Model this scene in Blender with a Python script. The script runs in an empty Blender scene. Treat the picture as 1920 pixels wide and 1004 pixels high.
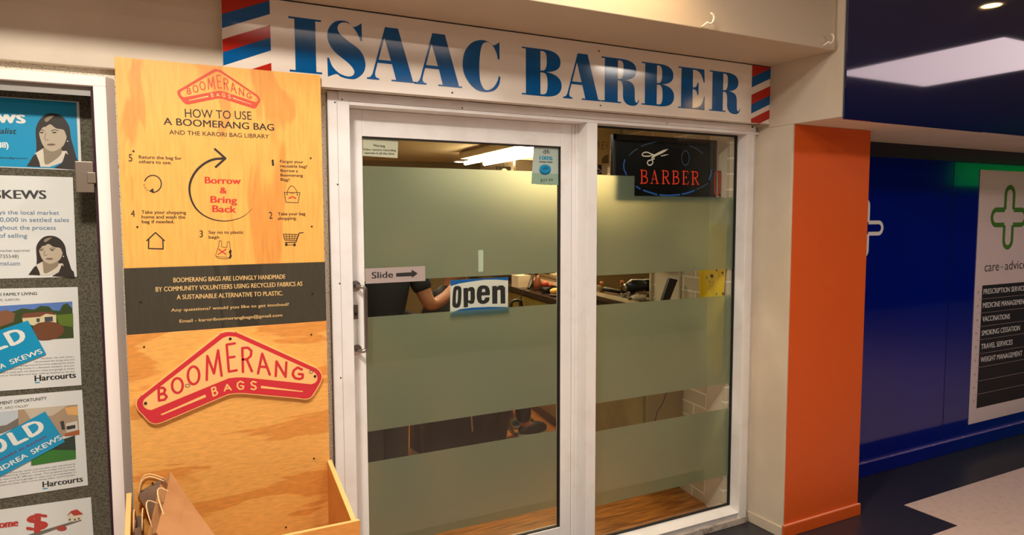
import bpy, bmesh, math, random
from mathutils import Vector, Matrix
random.seed(7)
SC = bpy.context.scene
COL = SC.collection

# ------------------------------------------------------------------ camera
YAW, PITCH, ROLL = 0.47839335, 0.07375498, 0.0027303
FPX, CX, CY = 1280.0, 960.0, 502.0
CAM = Vector((0.0, -2.5274, 1.6))
_f = Vector((math.sin(YAW)*math.cos(PITCH), math.cos(YAW)*math.cos(PITCH), -math.sin(PITCH)))
_r = Vector((math.cos(YAW), -math.sin(YAW), 0))
_d = _f.cross(_r)
if _d.z > 0: _d = -_d
RIGHT = math.cos(ROLL)*_r + math.sin(ROLL)*_d
DOWN = -math.sin(ROLL)*_r + math.cos(ROLL)*_d
cd = bpy.data.cameras.new('camera'); cd.lens = 24.0; cd.sensor_width = 36.0
cd.clip_start = 0.05
cam = bpy.data.objects.new('camera', cd); COL.objects.link(cam)
m3 = Matrix((RIGHT, -DOWN, -_f)).transposed()
cam.matrix_world = Matrix.Translation(CAM) @ m3.to_4x4()
SC.camera = cam

# ------------------------------------------------------------------ world, exposure, lights
SC.view_settings.view_transform = 'Standard'
SC.view_settings.look = 'None'
SC.view_settings.gamma = 1.0
SC.view_settings.exposure = 0.05
SC.cycles.use_denoising = True
SC.cycles.max_bounces = 10
SC.cycles.transparent_max_bounces = 16
w = bpy.data.worlds.new('arcade_air'); SC.world = w; w.use_nodes = True
w.node_tree.nodes['Background'].inputs[0].default_value = (0.9, 0.86, 0.82, 1)
w.node_tree.nodes['Background'].inputs[1].default_value = 0.16

def area(name, loc, size, power, col, rot=(0, 0, 0), shape='DISK', sy=None, spread=None):
    l = bpy.data.lights.new(name, 'AREA'); l.energy = power; l.color = col; l.shape = shape; l.size = size
    if sy: l.size_y = sy
    if spread: l.spread = spread
    o = bpy.data.objects.new(name, l); COL.objects.link(o); o.location = loc; o.rotation_euler = rot
    return o
WARM = (1.0, 0.80, 0.58)
NEUT = (1.0, 0.915, 0.81)
area('light_left', (-0.15, -1.50, 2.86), 0.32, 62, NEUT)
area('light_mid', (1.15, -1.05, 2.86), 0.3, 17, NEUT)
area('light_right', (3.5, -2.3, 2.86), 0.5, 22, NEUT)
area('light_far', (2.6, -4.6, 2.86), 1.6, 32, NEUT)
area('light_far_left', (-2.0, -4.2, 2.86), 1.4, 30, NEUT)

# ------------------------------------------------------------------ helpers
def lin(c):
    c = c/255.0
    return c/12.92 if c <= 0.04045 else ((c+0.055)/1.055)**2.4
def rgb(*c):
    if len(c) == 1 and isinstance(c[0], str):
        h = c[0]; c = tuple(int(h[i:i+2], 16) for i in (0, 2, 4))
    return (lin(c[0]), lin(c[1]), lin(c[2]), 1.0)

def mat(name, col, rough=0.5, metal=0.0, emis=None, es=1.0, bump=None, spec=None, coat=0.0, mottle=None):
    m = bpy.data.materials.new(name); m.use_nodes = True
    nt = m.node_tree; b = nt.nodes['Principled BSDF']
    b.inputs['Base Color'].default_value = rgb(*col) if not isinstance(col, str) else rgb(col)
    b.inputs['Roughness'].default_value = rough; b.inputs['Metallic'].default_value = metal
    if spec is not None: b.inputs['Specular IOR Level'].default_value = spec
    if coat: b.inputs['Coat Weight'].default_value = coat; b.inputs['Coat Roughness'].default_value = 0.03
    if emis is not None:
        b.inputs['Emission Color'].default_value = rgb(*emis) if not isinstance(emis, str) else rgb(emis)
        b.inputs['Emission Strength'].default_value = es
    tc = nt.nodes.new('ShaderNodeTexCoord')
    if bump:
        n = nt.nodes.new('ShaderNodeTexNoise'); n.inputs['Scale'].default_value = bump[0]; n.inputs['Detail'].default_value = 4
        nt.links.new(tc.outputs['Object'], n.inputs['Vector'])
        bp = nt.nodes.new('ShaderNodeBump'); bp.inputs['Strength'].default_value = bump[1]; bp.inputs['Distance'].default_value = bump[2]
        nt.links.new(n.outputs['Fac'], bp.inputs['Height']); nt.links.new(bp.outputs['Normal'], b.inputs['Normal'])
    if mottle:  # (scale, colour2, lo, hi)
        n = nt.nodes.new('ShaderNodeTexNoise'); n.inputs['Scale'].default_value = mottle[0]; n.inputs['Detail'].default_value = 5
        nt.links.new(tc.outputs['Object'], n.inputs['Vector'])
        r = nt.nodes.new('ShaderNodeMapRange'); r.inputs['From Min'].default_value = mottle[2]; r.inputs['From Max'].default_value = mottle[3]
        nt.links.new(n.outputs['Fac'], r.inputs['Value'])
        mx = nt.nodes.new('ShaderNodeMix'); mx.data_type = 'RGBA'
        mx.inputs['A'].default_value = b.inputs['Base Color'].default_value
        mx.inputs['B'].default_value = rgb(*mottle[1]) if not isinstance(mottle[1], str) else rgb(mottle[1])
        nt.links.new(r.outputs['Result'], mx.inputs['Factor']); nt.links.new(mx.outputs['Result'], b.inputs['Base Color'])
    return m

class MB:
    """collects shapes into one mesh"""
    def __init__(s): s.v = []; s.f = []
    def add(s, vs, fs):
        k = len(s.v); s.v += [tuple(p) for p in vs]; s.f += [tuple(i+k for i in f) for f in fs]; return s
    def box(s, x0, x1, y0, y1, z0, z1):
        return s.add([(x0,y0,z0),(x1,y0,z0),(x1,y1,z0),(x0,y1,z0),(x0,y0,z1),(x1,y0,z1),(x1,y1,z1),(x0,y1,z1)],
                     [(3,2,1,0),(4,5,6,7),(0,1,5,4),(1,2,6,5),(2,3,7,6),(3,0,4,7)])
    def hexa(s, b, t):   # bottom ring, top ring (4 points each)
        return s.add(list(b)+list(t), [(3,2,1,0),(4,5,6,7),(0,1,5,4),(1,2,6,5),(2,3,7,6),(3,0,4,7)])
    def prism(s, pts, dv):  # polygon (3d points) extruded by vector
        n = len(pts); q = [Vector(p)+Vector(dv) for p in pts]
        return s.add([Vector(p) for p in pts]+q, [tuple(range(n)), tuple(range(2*n-1, n-1, -1))]+[(i, (i+1)%n, n+(i+1)%n, n+i) for i in range(n)])
    def tube(s, pts, r, n=10, caps=True, closed=False):
        pts = [Vector(p) for p in pts]; m = len(pts); rs = r if isinstance(r, (list, tuple)) else [r]*m
        vs = []; prev = None
        for i, p in enumerate(pts):
            if closed: t = pts[(i+1) % m]-pts[i-1]
            else: t = pts[min(i+1, m-1)]-pts[max(i-1, 0)]
            t.normalize()
            if prev is None:
                a = Vector((0,0,1)) if abs(t.z) < .9 else Vector((1,0,0)); u = t.cross(a).normalized()
            else:
                u = (prev-t*prev.dot(t)).normalized()
            prev = u; v2 = t.cross(u)
            for k in range(n):
                an = 2*math.pi*k/n; vs.append(p+(u*math.cos(an)+v2*math.sin(an))*rs[i])
        fs = []
        for i in range(m if closed else m-1):
            j = (i+1) % m
            for k in range(n):
                fs.append((i*n+k, i*n+(k+1)%n, j*n+(k+1)%n, j*n+k))
        if caps and not closed: fs += [tuple(range(n-1, -1, -1)), tuple(range((m-1)*n, m*n))]
        return s.add(vs, fs)
    def lathe(s, c, prof, n=20, axis='z'):  # prof list of (r, h)
        vs = []; fs = []
        for r, h in prof:
            for k in range(n):
                a = 2*math.pi*k/n
                if axis == 'z': vs.append((c[0]+r*math.cos(a), c[1]+r*math.sin(a), c[2]+h))
                elif axis == 'y': vs.append((c[0]+r*math.cos(a), c[1]+h, c[2]+r*math.sin(a)))
                else: vs.append((c[0]+h, c[1]+r*math.cos(a), c[2]+r*math.sin(a)))
        m = len(prof)
        for i in range(m-1):
            for k in range(n): fs.append((i*n+k, i*n+(k+1)%n, (i+1)*n+(k+1)%n, (i+1)*n+k))
        fs += [tuple(range(n-1, -1, -1)), tuple(range((m-1)*n, m*n))]
        return s.add(vs, fs)
    def sphere(s, c, rx, ry=None, rz=None, n=16):
        ry = ry or rx; rz = rz or rx; vs = []; fs = []; m = n//2
        for i in range(1, m):
            t = math.pi*i/m
            for k in range(n):
                a = 2*math.pi*k/n; vs.append((c[0]+rx*math.sin(t)*math.cos(a), c[1]+ry*math.sin(t)*math.sin(a), c[2]+rz*math.cos(t)))
        for i in range(m-2):
            for k in range(n): fs.append((i*n+k, i*n+(k+1)%n, (i+1)*n+(k+1)%n, (i+1)*n+k))
        vs += [(c[0], c[1], c[2]+rz), (c[0], c[1], c[2]-rz)]; a = len(vs)-2
        for k in range(n):
            fs.append((a, (k+1)%n, k)); fs.append((a+1, (m-2)*n+k, (m-2)*n+(k+1)%n))
        return s.add(vs, fs)

def obj(name, mb, m, parent=None, bevel=0, smooth=False, solid=0, recalc=True):
    me = bpy.data.meshes.new(name); me.from_pydata(mb.v, [], mb.f); me.update()
    if recalc:
        bm = bmesh.new(); bm.from_mesh(me); bmesh.ops.recalc_face_normals(bm, faces=bm.faces); bm.to_mesh(me); bm.free()
    if smooth:
        for p in me.polygons: p.use_smooth = True
    if m: me.materials.append(m)
    o = bpy.data.objects.new(name, me); COL.objects.link(o)
    if parent:
        o.parent = parent
        o.matrix_parent_inverse = parent.matrix_basis.inverted()
    if solid:
        md = o.modifiers.new('solid', 'SOLIDIFY'); md.thickness = solid; md.offset = 0
    if bevel:
        md = o.modifiers.new('bevel', 'BEVEL'); md.width = bevel; md.segments = 2; md.limit_method = 'ANGLE'; md.angle_limit = 0.7
    return o
def tag(o, label, cat, group=None, kind=None):
    o['label'] = label; o['category'] = cat
    if group: o['group'] = group
    if kind: o['kind'] = kind
    return o
def thing(name, loc, label, cat, group=None, rz=0):
    o = bpy.data.objects.new(name, None); COL.objects.link(o); o.location = loc; o.rotation_euler = (0, 0, rz)
    o.empty_display_size = 0.05
    return tag(o, label, cat, group)
def struct(name, mb, m, label=None, cat=None, parent=None, bevel=0):
    o = obj(name, mb, m, parent, bevel)
    if parent is None:
        o['kind'] = 'structure'
        if label: o['label'] = label; o['category'] = cat
    return o

def ray(x, y):
    return RIGHT*((x-CX)/FPX)+DOWN*((y-CY)/FPX)+_f
def PY(x, y, Y):
    r = ray(x, y); return CAM+r*((Y-CAM.y)/r.y)
def PX(x, y, X):
    r = ray(x, y); return CAM+r*((X-CAM.x)/r.x)
def PZ(x, y, Z):
    r = ray(x, y); return CAM+r*((Z-CAM.z)/r.z)

def smooth_pts(pts, n=5, closed=True):
    """Catmull-Rom through points; a point with a third item is a sharp corner"""
    N = len(pts); out = []
    rng = range(N) if closed else range(N-1)
    for i in rng:
        p1 = pts[i]; p2 = pts[(i+1) % N]
        p0 = pts[i-1] if (closed or i > 0) else p1
        p3 = pts[(i+2) % N] if (closed or i+2 < N) else p2
        if len(p1) > 2: p0 = p1
        if len(p2) > 2: p3 = p2
        for k in range(n):
            t = k/n
            o = []
            for a in (0, 1):
                m1 = (p2[a]-p0[a])/2; m2 = (p3[a]-p1[a])/2
                if p0 is p1: m1 = (p2[a]-p1[a])
                if p3 is p2: m2 = (p2[a]-p1[a])
                o.append((2*t**3-3*t*t+1)*p1[a]+(t**3-2*t*t+t)*m1+(-2*t**3+3*t*t)*p2[a]+(t**3-t*t)*m2)
            out.append(tuple(o))
    if not closed: out.append(tuple(pts[-1][:2]))
    return out
def svg(path, n=8):
    """tiny path reader: M L C Z with absolute coordinates"""
    import re
    tk = re.findall(r'[MLCZ]|-?\d*\.?\d+', path); i = 0; loops = []; cur = []; cmd = None
    while i < len(tk):
        if tk[i] in 'MLCZ': cmd = tk[i]; i += 1
        if cmd == 'Z': loops.append(cur); cur = []; cmd = None; continue
        if cmd in ('M', 'L'):
            cur.append((float(tk[i]), float(tk[i+1]))); i += 2
            if cmd == 'M': cmd = 'L'
        elif cmd == 'C':
            a = [float(t) for t in tk[i:i+6]]; i += 6; p = cur[-1]
            for k in range(1, n+1):
                t = k/n; u = 1-t
                cur.append((u**3*p[0]+3*u*u*t*a[0]+3*u*t*t*a[2]+t**3*a[4], u**3*p[1]+3*u*u*t*a[1]+3*u*t*t*a[3]+t**3*a[5]))
    if cur: loops.append(cur)
    return loops
def fill2d(loops):
    c = bpy.data.curves.new('tmp', 'CURVE'); c.dimensions = '2D'; c.fill_mode = 'BOTH'
    for L in loops:
        s = c.splines.new('POLY'); s.points.add(len(L)-1)
        for q, p in zip(s.points, L): q.co = (p[0], p[1], 0, 1)
        s.use_cyclic_u = True
    o = bpy.data.objects.new('tmp', c); COL.objects.link(o)
    dg = bpy.context.evaluated_depsgraph_get(); me = bpy.data.meshes.new_from_object(o.evaluated_get(dg))
    r = ([(v.co.x, v.co.y) for v in me.vertices], [tuple(p.vertices) for p in me.polygons])
    bpy.data.objects.remove(o); bpy.data.curves.remove(c); bpy.data.meshes.remove(me)
    return r
_tc = {}
def text2d(s, off):
    if (s, off) in _tc: return _tc[(s, off)]
    c = bpy.data.curves.new('tmp', 'FONT'); c.body = s; c.offset = off; c.resolution_u = 3
    o = bpy.data.objects.new('tmp', c); COL.objects.link(o)
    dg = bpy.context.evaluated_depsgraph_get(); me = bpy.data.meshes.new_from_object(o.evaluated_get(dg))
    r = ([(v.co.x, v.co.y) for v in me.vertices], [tuple(p.vertices) for p in me.polygons])
    bpy.data.objects.remove(o); bpy.data.curves.remove(c); bpy.data.meshes.remove(me)
    _tc[(s, off)] = r
    return r

class Art:
    """flat artwork lying on a wall plane y = Y (print, vinyl, paint)"""
    def __init__(s, Y, ref=(0, 0, 1)): s.Y = Y; s.ref = ref; s.v = []; s.f = []
    def P(s, x, y):
        ox, oy, k = s.ref; p = PY(ox+x/k, oy+y/k, s.Y); return (p.x, p.z)
    def put(s, pts, faces):
        k = len(s.v); s.n = getattr(s, 'n', 0)+1; yy = s.Y-8e-6*(s.n % 12)
        s.v += [(p[0], yy, p[1]) for p in pts]; s.f += [tuple(i+k for i in f) for f in faces]; return s
    def loops(s, L): return s.put(*fill2d(L))
    def poly(s, pts, sm=0, closed=True):
        if sm: pts = smooth_pts(pts, sm)
        return s.loops([[s.P(*p[:2]) for p in pts]])
    def polys(s, lst): return s.loops([[s.P(*p[:2]) for p in pts] for pts in lst])
    def wrect(s, x0, x1, z0, z1): return s.put([(x0,z0),(x1,z0),(x1,z1),(x0,z1)], [(0,1,2,3)])
    def ell(s, x, y, rx, ry, n=20, rot=0):
        return s.poly([(x+rx*math.cos(a)*math.cos(rot)-ry*math.sin(a)*math.sin(rot), y+rx*math.cos(a)*math.sin(rot)+ry*math.sin(a)*math.cos(rot)) for a in [2*math.pi*i/n for i in range(n)]])
    def stroke(s, pts, w, sm=0, closed=False, rnd=True):
        W = list(w) if isinstance(w, (list, tuple)) else [w]*len(pts)
        if sm:
            ww = smooth_pts([(q, 0) for q in W], sm, closed); W = [q[0] for q in ww]; pts = smooth_pts(pts, sm, closed)
        kx = s.ref[2]
        q = [s.P(*p[:2]) for p in pts]
        sc = [abs(s.P(p[0]+1, p[1])[0]-a[0])*0.5+abs(s.P(p[0], p[1]+1)[1]-a[1])*0.5 for p, a in zip(pts, q)]
        N = len(q)
        for i in range(N if closed else N-1):
            j = (i+1) % N; a = Vector(q[i]); b = Vector(q[j]); d = b-a
            if d.length < 1e-7: continue
            n = Vector((-d.y, d.x)).normalized(); ha = n*W[i]*sc[i]/2; hb = n*W[j]*sc[j]/2
            s.put([a-ha, b-hb, b+hb, a+ha], [(0,1,2,3)])
        if rnd:
            for i in (range(N) if rnd is True else range(1, N-1)):
                r = W[i]*sc[i]/2
                s.put([(q[i][0]+r*math.cos(k*math.pi/4), q[i][1]+r*math.sin(k*math.pi/4)) for k in range(8)], [tuple(range(8))])
        return s
    def text(s, t, xl, yl, xr, yr, cap, bold=0.0, shear=0.0):
        """baseline from (xl,yl) to (xr,yr), cap height in the same pixels"""
        if bold > .004:
            for k in ((-.5, .5) if bold < .013 else (-1, 0, 1) if bold < .03 else (-1.5, -.5, .5, 1.5)):
                dx = k*bold*.9*cap*1.46
                s.text(t, xl+dx, yl, xr+dx, yr, cap, 0, shear)
            return s
        vs, fs = text2d(t, 0)
        x0 = min(v[0] for v in vs); x1 = max(v[0] for v in vs)
        a = Vector(s.P(xl, yl)); b = Vector(s.P(xr, yr)); d = b-a; n = Vector((-d.y, d.x)).normalized()
        ch = (Vector(s.P((xl+xr)/2, (yl+yr)/2-cap))-Vector(s.P((xl+xr)/2, (yl+yr)/2))).length
        out = []
        for x, y in vs:
            out.append(a+d*((x-x0)/(x1-x0))+n*(y/0.682*ch)+d.normalized()*(shear*y/0.682*ch))
        return s.put(out, fs)
    def glyph(s, path, xl, yb, xr, yt):
        A = s.P(xl, yb); B = s.P(xr, yt)
        return s.loops([[(A[0]+p[0]*(B[0]-A[0]), A[1]+p[1]*(B[1]-A[1])) for p in L] for L in svg(path)])
    def build(s, name, m, parent, lift=0.0006):
        mb = MB(); mb.v = [(v[0], v[1]-lift, v[2]) for v in s.v]; mb.f = s.f
        return obj(name, mb, m, parent, recalc=False)
def screw(parent, x, y, z, r, name='screw', h=.0015):
    return obj(name, MB().lathe((x, y, z), [(r, 0), (r, -h)], 8, 'y'), M_screw, parent)
def lab(o, l): o['label'] = l; return o

# ------------------------------------------------------------------ materials
M_cream = mat('cream_painted_plaster', (214, 200, 178), 0.6, bump=(160, 0.15, 0.002), mottle=(3, (204, 190, 168), .4, .65))
M_alu = mat('white_powder_coated_aluminium', (236, 232, 229), 0.32, mottle=(9, (226, 221, 216), .5, .75))
M_orange = mat('orange_wall_paint', (214, 86, 18), 0.5, bump=(120, 0.15, 0.002))
M_cream_edge = mat('scuffed_orange_edge', (232, 150, 118), 0.6)
M_gasket = mat('black_glazing_rubber', (18, 17, 16), 0.6)
M_dark = mat('dark_shadow_gap', (30, 24, 20), 0.8)
M_steel = mat('brushed_stainless_steel', (176, 166, 158), 0.28, 1.0)
M_black = mat('black_vinyl', (22, 20, 18), 0.5)
M_ink = mat('black_screen_print', (40, 30, 22), 0.55)
M_white = mat('white_vinyl', (235, 228, 222), 0.35)
M_paper = mat('white_printed_paper', (228, 228, 226), 0.45)
M_red = mat('red_screen_print', (205, 52, 40), 0.5)
M_screw = mat('weathered_screw_head', (70, 62, 56), 0.4, 0.8)

def stucco():
    m = mat('rough_pebble_render', (228, 214, 192), 0.85); nt = m.node_tree; b = nt.nodes['Principled BSDF']
    tc = nt.nodes.new('ShaderNodeTexCoord')
    v = nt.nodes.new('ShaderNodeTexNoise'); v.inputs['Scale'].default_value = 190; v.inputs['Detail'].default_value = 3
    nt.links.new(tc.outputs['Object'], v.inputs['Vector'])
    r = nt.nodes.new('ShaderNodeValToRGB'); r.color_ramp.elements[0].position = .33; r.color_ramp.elements[1].position = .42
    r.color_ramp.elements[0].color = rgb(150, 134, 116); r.color_ramp.elements[1].color = rgb(240, 228, 206)
    nt.links.new(v.outputs['Fac'], r.inputs['Fac']); nt.links.new(r.outputs['Color'], b.inputs['Base Color'])
    bp = nt.nodes.new('ShaderNodeBump'); bp.inputs['Strength'].default_value = .9; bp.inputs['Distance'].default_value = .008
    nt.links.new(v.outputs['Fac'], bp.inputs['Height']); nt.links.new(bp.outputs['Normal'], b.inputs['Normal'])
    return m
M_stucco = stucco()

def ply(name, base, dark, sx, sz, off=0.0, lo=.54, hi=.6):
    m = mat(name, base, 0.5); nt = m.node_tree; b = nt.nodes['Principled BSDF']
    tc = nt.nodes.new('ShaderNodeTexCoord'); mp = nt.nodes.new('ShaderNodeMapping')
    mp.inputs['Scale'].default_value = (sx, 1, sz); mp.inputs['Location'].default_value = (off, 0, off*.7)
    nt.links.new(tc.outputs['Object'], mp.inputs['Vector'])
    n = nt.nodes.new('ShaderNodeTexNoise'); n.inputs['Scale'].default_value = 1.0; n.inputs['Detail'].default_value = 3; n.inputs['Distortion'].default_value = .8
    nt.links.new(mp.outputs['Vector'], n.inputs['Vector'])
    r = nt.nodes.new('ShaderNodeMapRange'); r.interpolation_type = 'SMOOTHSTEP'
    r.inputs['From Min'].default_value = lo; r.inputs['From Max'].default_value = hi; r.inputs['To Max'].default_value = .75
    nt.links.new(n.outputs['Fac'], r.inputs['Value'])
    m2 = nt.nodes.new('ShaderNodeMapping'); m2.inputs['Scale'].default_value = (sx*14, 1, sz*14) if sx < sz else (sx*14, 1, sz*6)
    nt.links.new(tc.outputs['Object'], m2.inputs['Vector'])
    n2 = nt.nodes.new('ShaderNodeTexNoise'); n2.inputs['Scale'].default_value = 1.0; n2.inputs['Detail'].default_value = 6
    nt.links.new(m2.outputs['Vector'], n2.inputs['Vector'])
    mx = nt.nodes.new('ShaderNodeMix'); mx.data_type = 'RGBA'; mx.inputs['A'].default_value = rgb(*base); mx.inputs['B'].default_value = rgb(*dark)
    nt.links.new(r.outputs['Result'], mx.inputs['Factor'])
    r2 = nt.nodes.new('ShaderNodeMapRange'); r2.inputs['From Min'].default_value = .3; r2.inputs['From Max'].default_value = .7; r2.inputs['To Min'].default_value = .86; r2.inputs['To Max'].default_value = 1.08
    nt.links.new(n2.outputs['Fac'], r2.inputs['Value'])
    hv = nt.nodes.new('ShaderNodeHueSaturation'); nt.links.new(mx.outputs['Result'], hv.inputs['Color']); nt.links.new(r2.outputs['Result'], hv.inputs['Value'])
    nt.links.new(hv.outputs['Color'], b.inputs['Base Color'])
    return m
M_plyV = ply('plywood_vertical_grain', (243, 176, 84), (222, 142, 62), 7, 1.6, 3.1, .56, .62)
M_plyH = ply('plywood_horizontal_grain', (240, 174, 88), (218, 138, 58), 2.2, 9, 1.7, .53, .57)
M_plyE = mat('plywood_cut_edge', (246, 190, 118), 0.6)
M_plyS = ply('plywood_side_grain', (226, 150, 66), (204, 120, 48), 8, 1.5, 5.0)
M_band = ply('charcoal_stained_plywood', (62, 56, 42), (46, 40, 28), 9, 1.8, 3.1, .5, .56)

# ------------------------------------------------------------------ building shell
XR = 2.711
M_floor = mat('black_speckled_vinyl', (34, 33, 40), 0.32, bump=(200, .1, .001))
nt = M_floor.node_tree; b = nt.nodes['Principled BSDF']; tc = nt.nodes.new('ShaderNodeTexCoord')
mp = nt.nodes.new('ShaderNodeMapping'); mp.inputs['Scale'].default_value = (90, 160, 1); nt.links.new(tc.outputs['Object'], mp.inputs['Vector'])
n = nt.nodes.new('ShaderNodeTexNoise'); n.inputs['Scale'].default_value = 1.6; n.inputs['Detail'].default_value = 6; n.inputs['Roughness'].default_value = .8
nt.links.new(mp.outputs['Vector'], n.inputs['Vector'])
r = nt.nodes.new('ShaderNodeValToRGB'); e = r.color_ramp.elements; e[0].position = .35; e[0].color = rgb(14, 13, 20); e[1].position = .62; e[1].color = rgb(58, 55, 62)
x = e.new(.73); x.color = rgb(150, 140, 138)
nt.links.new(n.outputs['Fac'], r.inputs['Fac']); nt.links.new(r.outputs['Color'], b.inputs['Base Color'])
fl = struct('floor', MB().box(-6, 22, -6.2, 0.3, -0.1, 0), M_floor, 'black speckled floor of the arcade with pale inlay', 'floor')
M_pale = mat('pale_pink_floor_tile', (226, 200, 184), 0.35, mottle=(30, (214, 186, 172), .5, .7))
st = MB(); pts = [(22, -.262), (3.62, -.262), (3.62, -.55), (-6, -.55), (-6, -4.6), (22, -4.6)]
st.prism([(p[0], p[1], 0.0) for p in pts], (0, 0, .0015)); struct('floor_inlay', st, M_pale, parent=fl)

# facade wall with the shopfront opening
wm = MB(); wm.box(-6, -1.95, 0, .2, 0, 2.335); wm.box(-.135, .556, 0, .2, 0, 2.335); wm.box(-1.95, -.135, 0, .2, 2.028, 2.335); wm.box(-1.95, -.135, 0, .2, 0, .36); wm.box(-1.95, -.135, .12, .2, .36, 2.028); wm.box(.556, XR, 0.0, .2, 2.05, 2.335)
struct('wall_front', wm, M_stucco, 'rough pebble rendered wall beside the shopfront', 'wall')
struct('wall_upper', MB().box(-6, XR, -.03, -.0005, 2.065, 2.335), M_cream, 'cream plaster band above the notice case', 'wall', bevel=.003)
M_fas = mat('cream_bulkhead_paint', (192, 172, 146), 0.55, bump=(160, .1, .001))
struct('trim_1', MB().box(-6, XR, -.44, .2, 2.336, 2.95), M_fas, 'cream boxed soffit overhanging the barber sign', 'soffit', bevel=.003)
struct('wall_right', MB().box(XR, XR+.012, -.2175, .06, 0, 2.04), M_cream, 'cream side wall between shopfront and orange pillar', 'wall', bevel=.002)
struct('baseboard_right', MB().box(XR-.01, XR, -.2175, -.001, 0, .055), M_cream, 'cream skirting of the side wall', 'baseboard', bevel=.003)
bh = MB().box(XR+.0005, 10, -.475, .25, 2.0405, 2.95)
struct('trim_2', bh, M_cream, 'cream bulkhead over the orange pillar and blue wall', 'bulkhead', bevel=.002)
struct('wall_orange', MB().box(XR+.0125, 3.285, -.218, .13, 0, 2.04), M_orange, 'orange painted pillar between the two shops', 'wall', bevel=.002)
sk = MB().box(XR+.0, 3.295, -.231, -.2185, 0, .06)
bo = struct('baseboard_orange', sk, M_orange, 'orange skirting with worn top edge on the pillar', 'baseboard', bevel=.003)
struct('worn_edge', MB().box(XR+.001, 3.294, -.2295, -.2187, .0605, .0625), M_cream_edge, parent=bo)
M_blue = mat('glossy_blue_panel', (1, 22, 128), 0.09, coat=.4, spec=.6)
M_navy = mat('navy_head_rail', (10, 14, 40), 0.3)
struct('wall_blue', MB().box(3.285, 10, .125, .3, 0, 2.04), M_blue, 'glossy blue pharmacy wall', 'wall')
struct('trim_3', MB().box(3.286, 10, .113, .1245, 1.955, 2.04), M_navy, 'dark navy head rail along the top of the blue wall', 'trim', bevel=.002)
for i, xx in enumerate((4.62, 6.1)):
    struct('trim_%d' % (4+i), MB().box(xx, xx+.004, .1235, .1246, .1, 1.954), M_navy, 'dark joint between the blue panels', 'trim')
bb = struct('baseboard_blue', MB().box(3.29, 10, .105, .1245, 0, .085), M_blue, 'blue skirting at the foot of the pharmacy wall', 'baseboard', bevel=.004)
M_scuff = mat('scuffed_skirting_edge', (120, 105, 165), 0.5, mottle=(60, (200, 190, 210), .6, .66))
struct('worn_edge', MB().box(3.29, 10, .1045, .124, .0855, .0885), M_scuff, parent=bb)
M_ceil = mat('arcade_ceiling_paint', (150, 148, 150), 0.8)
struct('ceiling', MB().box(-6, 22, -6.2, -.44, 2.9, 3.0), M_ceil, 'arcade ceiling', 'ceiling')
M_back = mat('opposite_shop_wall', (66, 62, 58), 0.6, mottle=(1.2, (36, 38, 42), .45, .55))
struct('wall_back', MB().box(-6, 22, -6.3, -6.2, 0, 2.9), M_back, 'opposite side of the arcade', 'wall')
GZ0, GZ1 = 2.05, 2.40
M_green = mat('green_lit_band', (10, 90, 44), 0.4, emis=(0, 190, 10), es=.95)
tag(obj('shop_band', MB().box(10.6, 17, -3.3, -3.2, GZ0, GZ1), M_green), 'green lit shop fascia further along the arcade', 'fascia')

# blue fascia sign over the pharmacy
fb = MB().box(2.722, 10, -.488, -.4755, 2.03, 2.899)
M_fascia = mat('glossy_navy_fascia', (6, 16, 66), 0.05, coat=1.0, spec=.9)
M_fascia.node_tree.nodes['Principled BSDF'].inputs['Coat IOR'].default_value = 1.5
tag(obj('fascia_panel', fb, M_fascia), 'glossy dark blue fascia panel above the pharmacy reflecting the skylight', 'fascia')

# skylight and lamps on the arcade ceiling
M_sky = mat('skylight_diffuser', (230, 215, 220), .6, emis=(232, 208, 212), es=3.3)
sl = tag(obj('ceiling_skylight', MB().box(5.53, 6.83, -2.69, -1.31, 2.885, 2.8995), M_sky), 'square skylight in the arcade ceiling', 'skylight', kind='structure')
sl.name = 'window_3'
M_lens = mat('lit_lamp_lens', (255, 225, 160), .5, emis=(255, 206, 130), es=45)
M_lens2 = mat('lit_lamp_lens_soft', (255, 240, 220), .5, emis=(255, 236, 215), es=9)
def downlight(x, y, r, label, lens, z=2.9):
    t = thing('downlight', (x, y, z), label, 'downlight', 'downlights in the arcade ceiling')
    obj('trim_ring', MB().lathe((x, y, z-.012), [(r*1.25, .011), (r*1.25, .002), (r*1.02, 0), (r*1.02, .011)], 28), M_alu, t, smooth=False)
    obj('lens', MB().lathe((x, y, z-.008), [(r, 0), (r, .0075)], 24), lens, t)
    return t
downlight(4.60, -.909, .05, 'small warm downlight in front of the blue fascia', M_lens)
downlight(5.58, -3.74, .09, 'warm downlight further across the arcade', M_lens)
downlight(1.55, -.60, .05, 'warm downlight close above the barber soffit', M_lens)
sp = bpy.data.lights.new('downlight_beam', 'SPOT'); sp.energy = 46; sp.color = (1, .68, .32); sp.spot_size = 1.9; sp.spot_blend = .9; sp.shadow_soft_size = .04
so = bpy.data.objects.new('downlight_beam', sp); COL.objects.link(so); so.location = (1.55, -.62, 2.87)
t = thing('ceiling_batten', (1.3, -2.48, 2.9), 'long lit batten lamp on the arcade ceiling', 'lamp')
obj('housing', MB().box(.50, 2.10, -2.52, -2.44, 2.87, 2.899), M_alu, t, bevel=.003)
obj('tube', MB().tube([(.52, -2.48, 2.858), (2.07, -2.48, 2.858)], .013), M_lens2, t, smooth=True)

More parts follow.
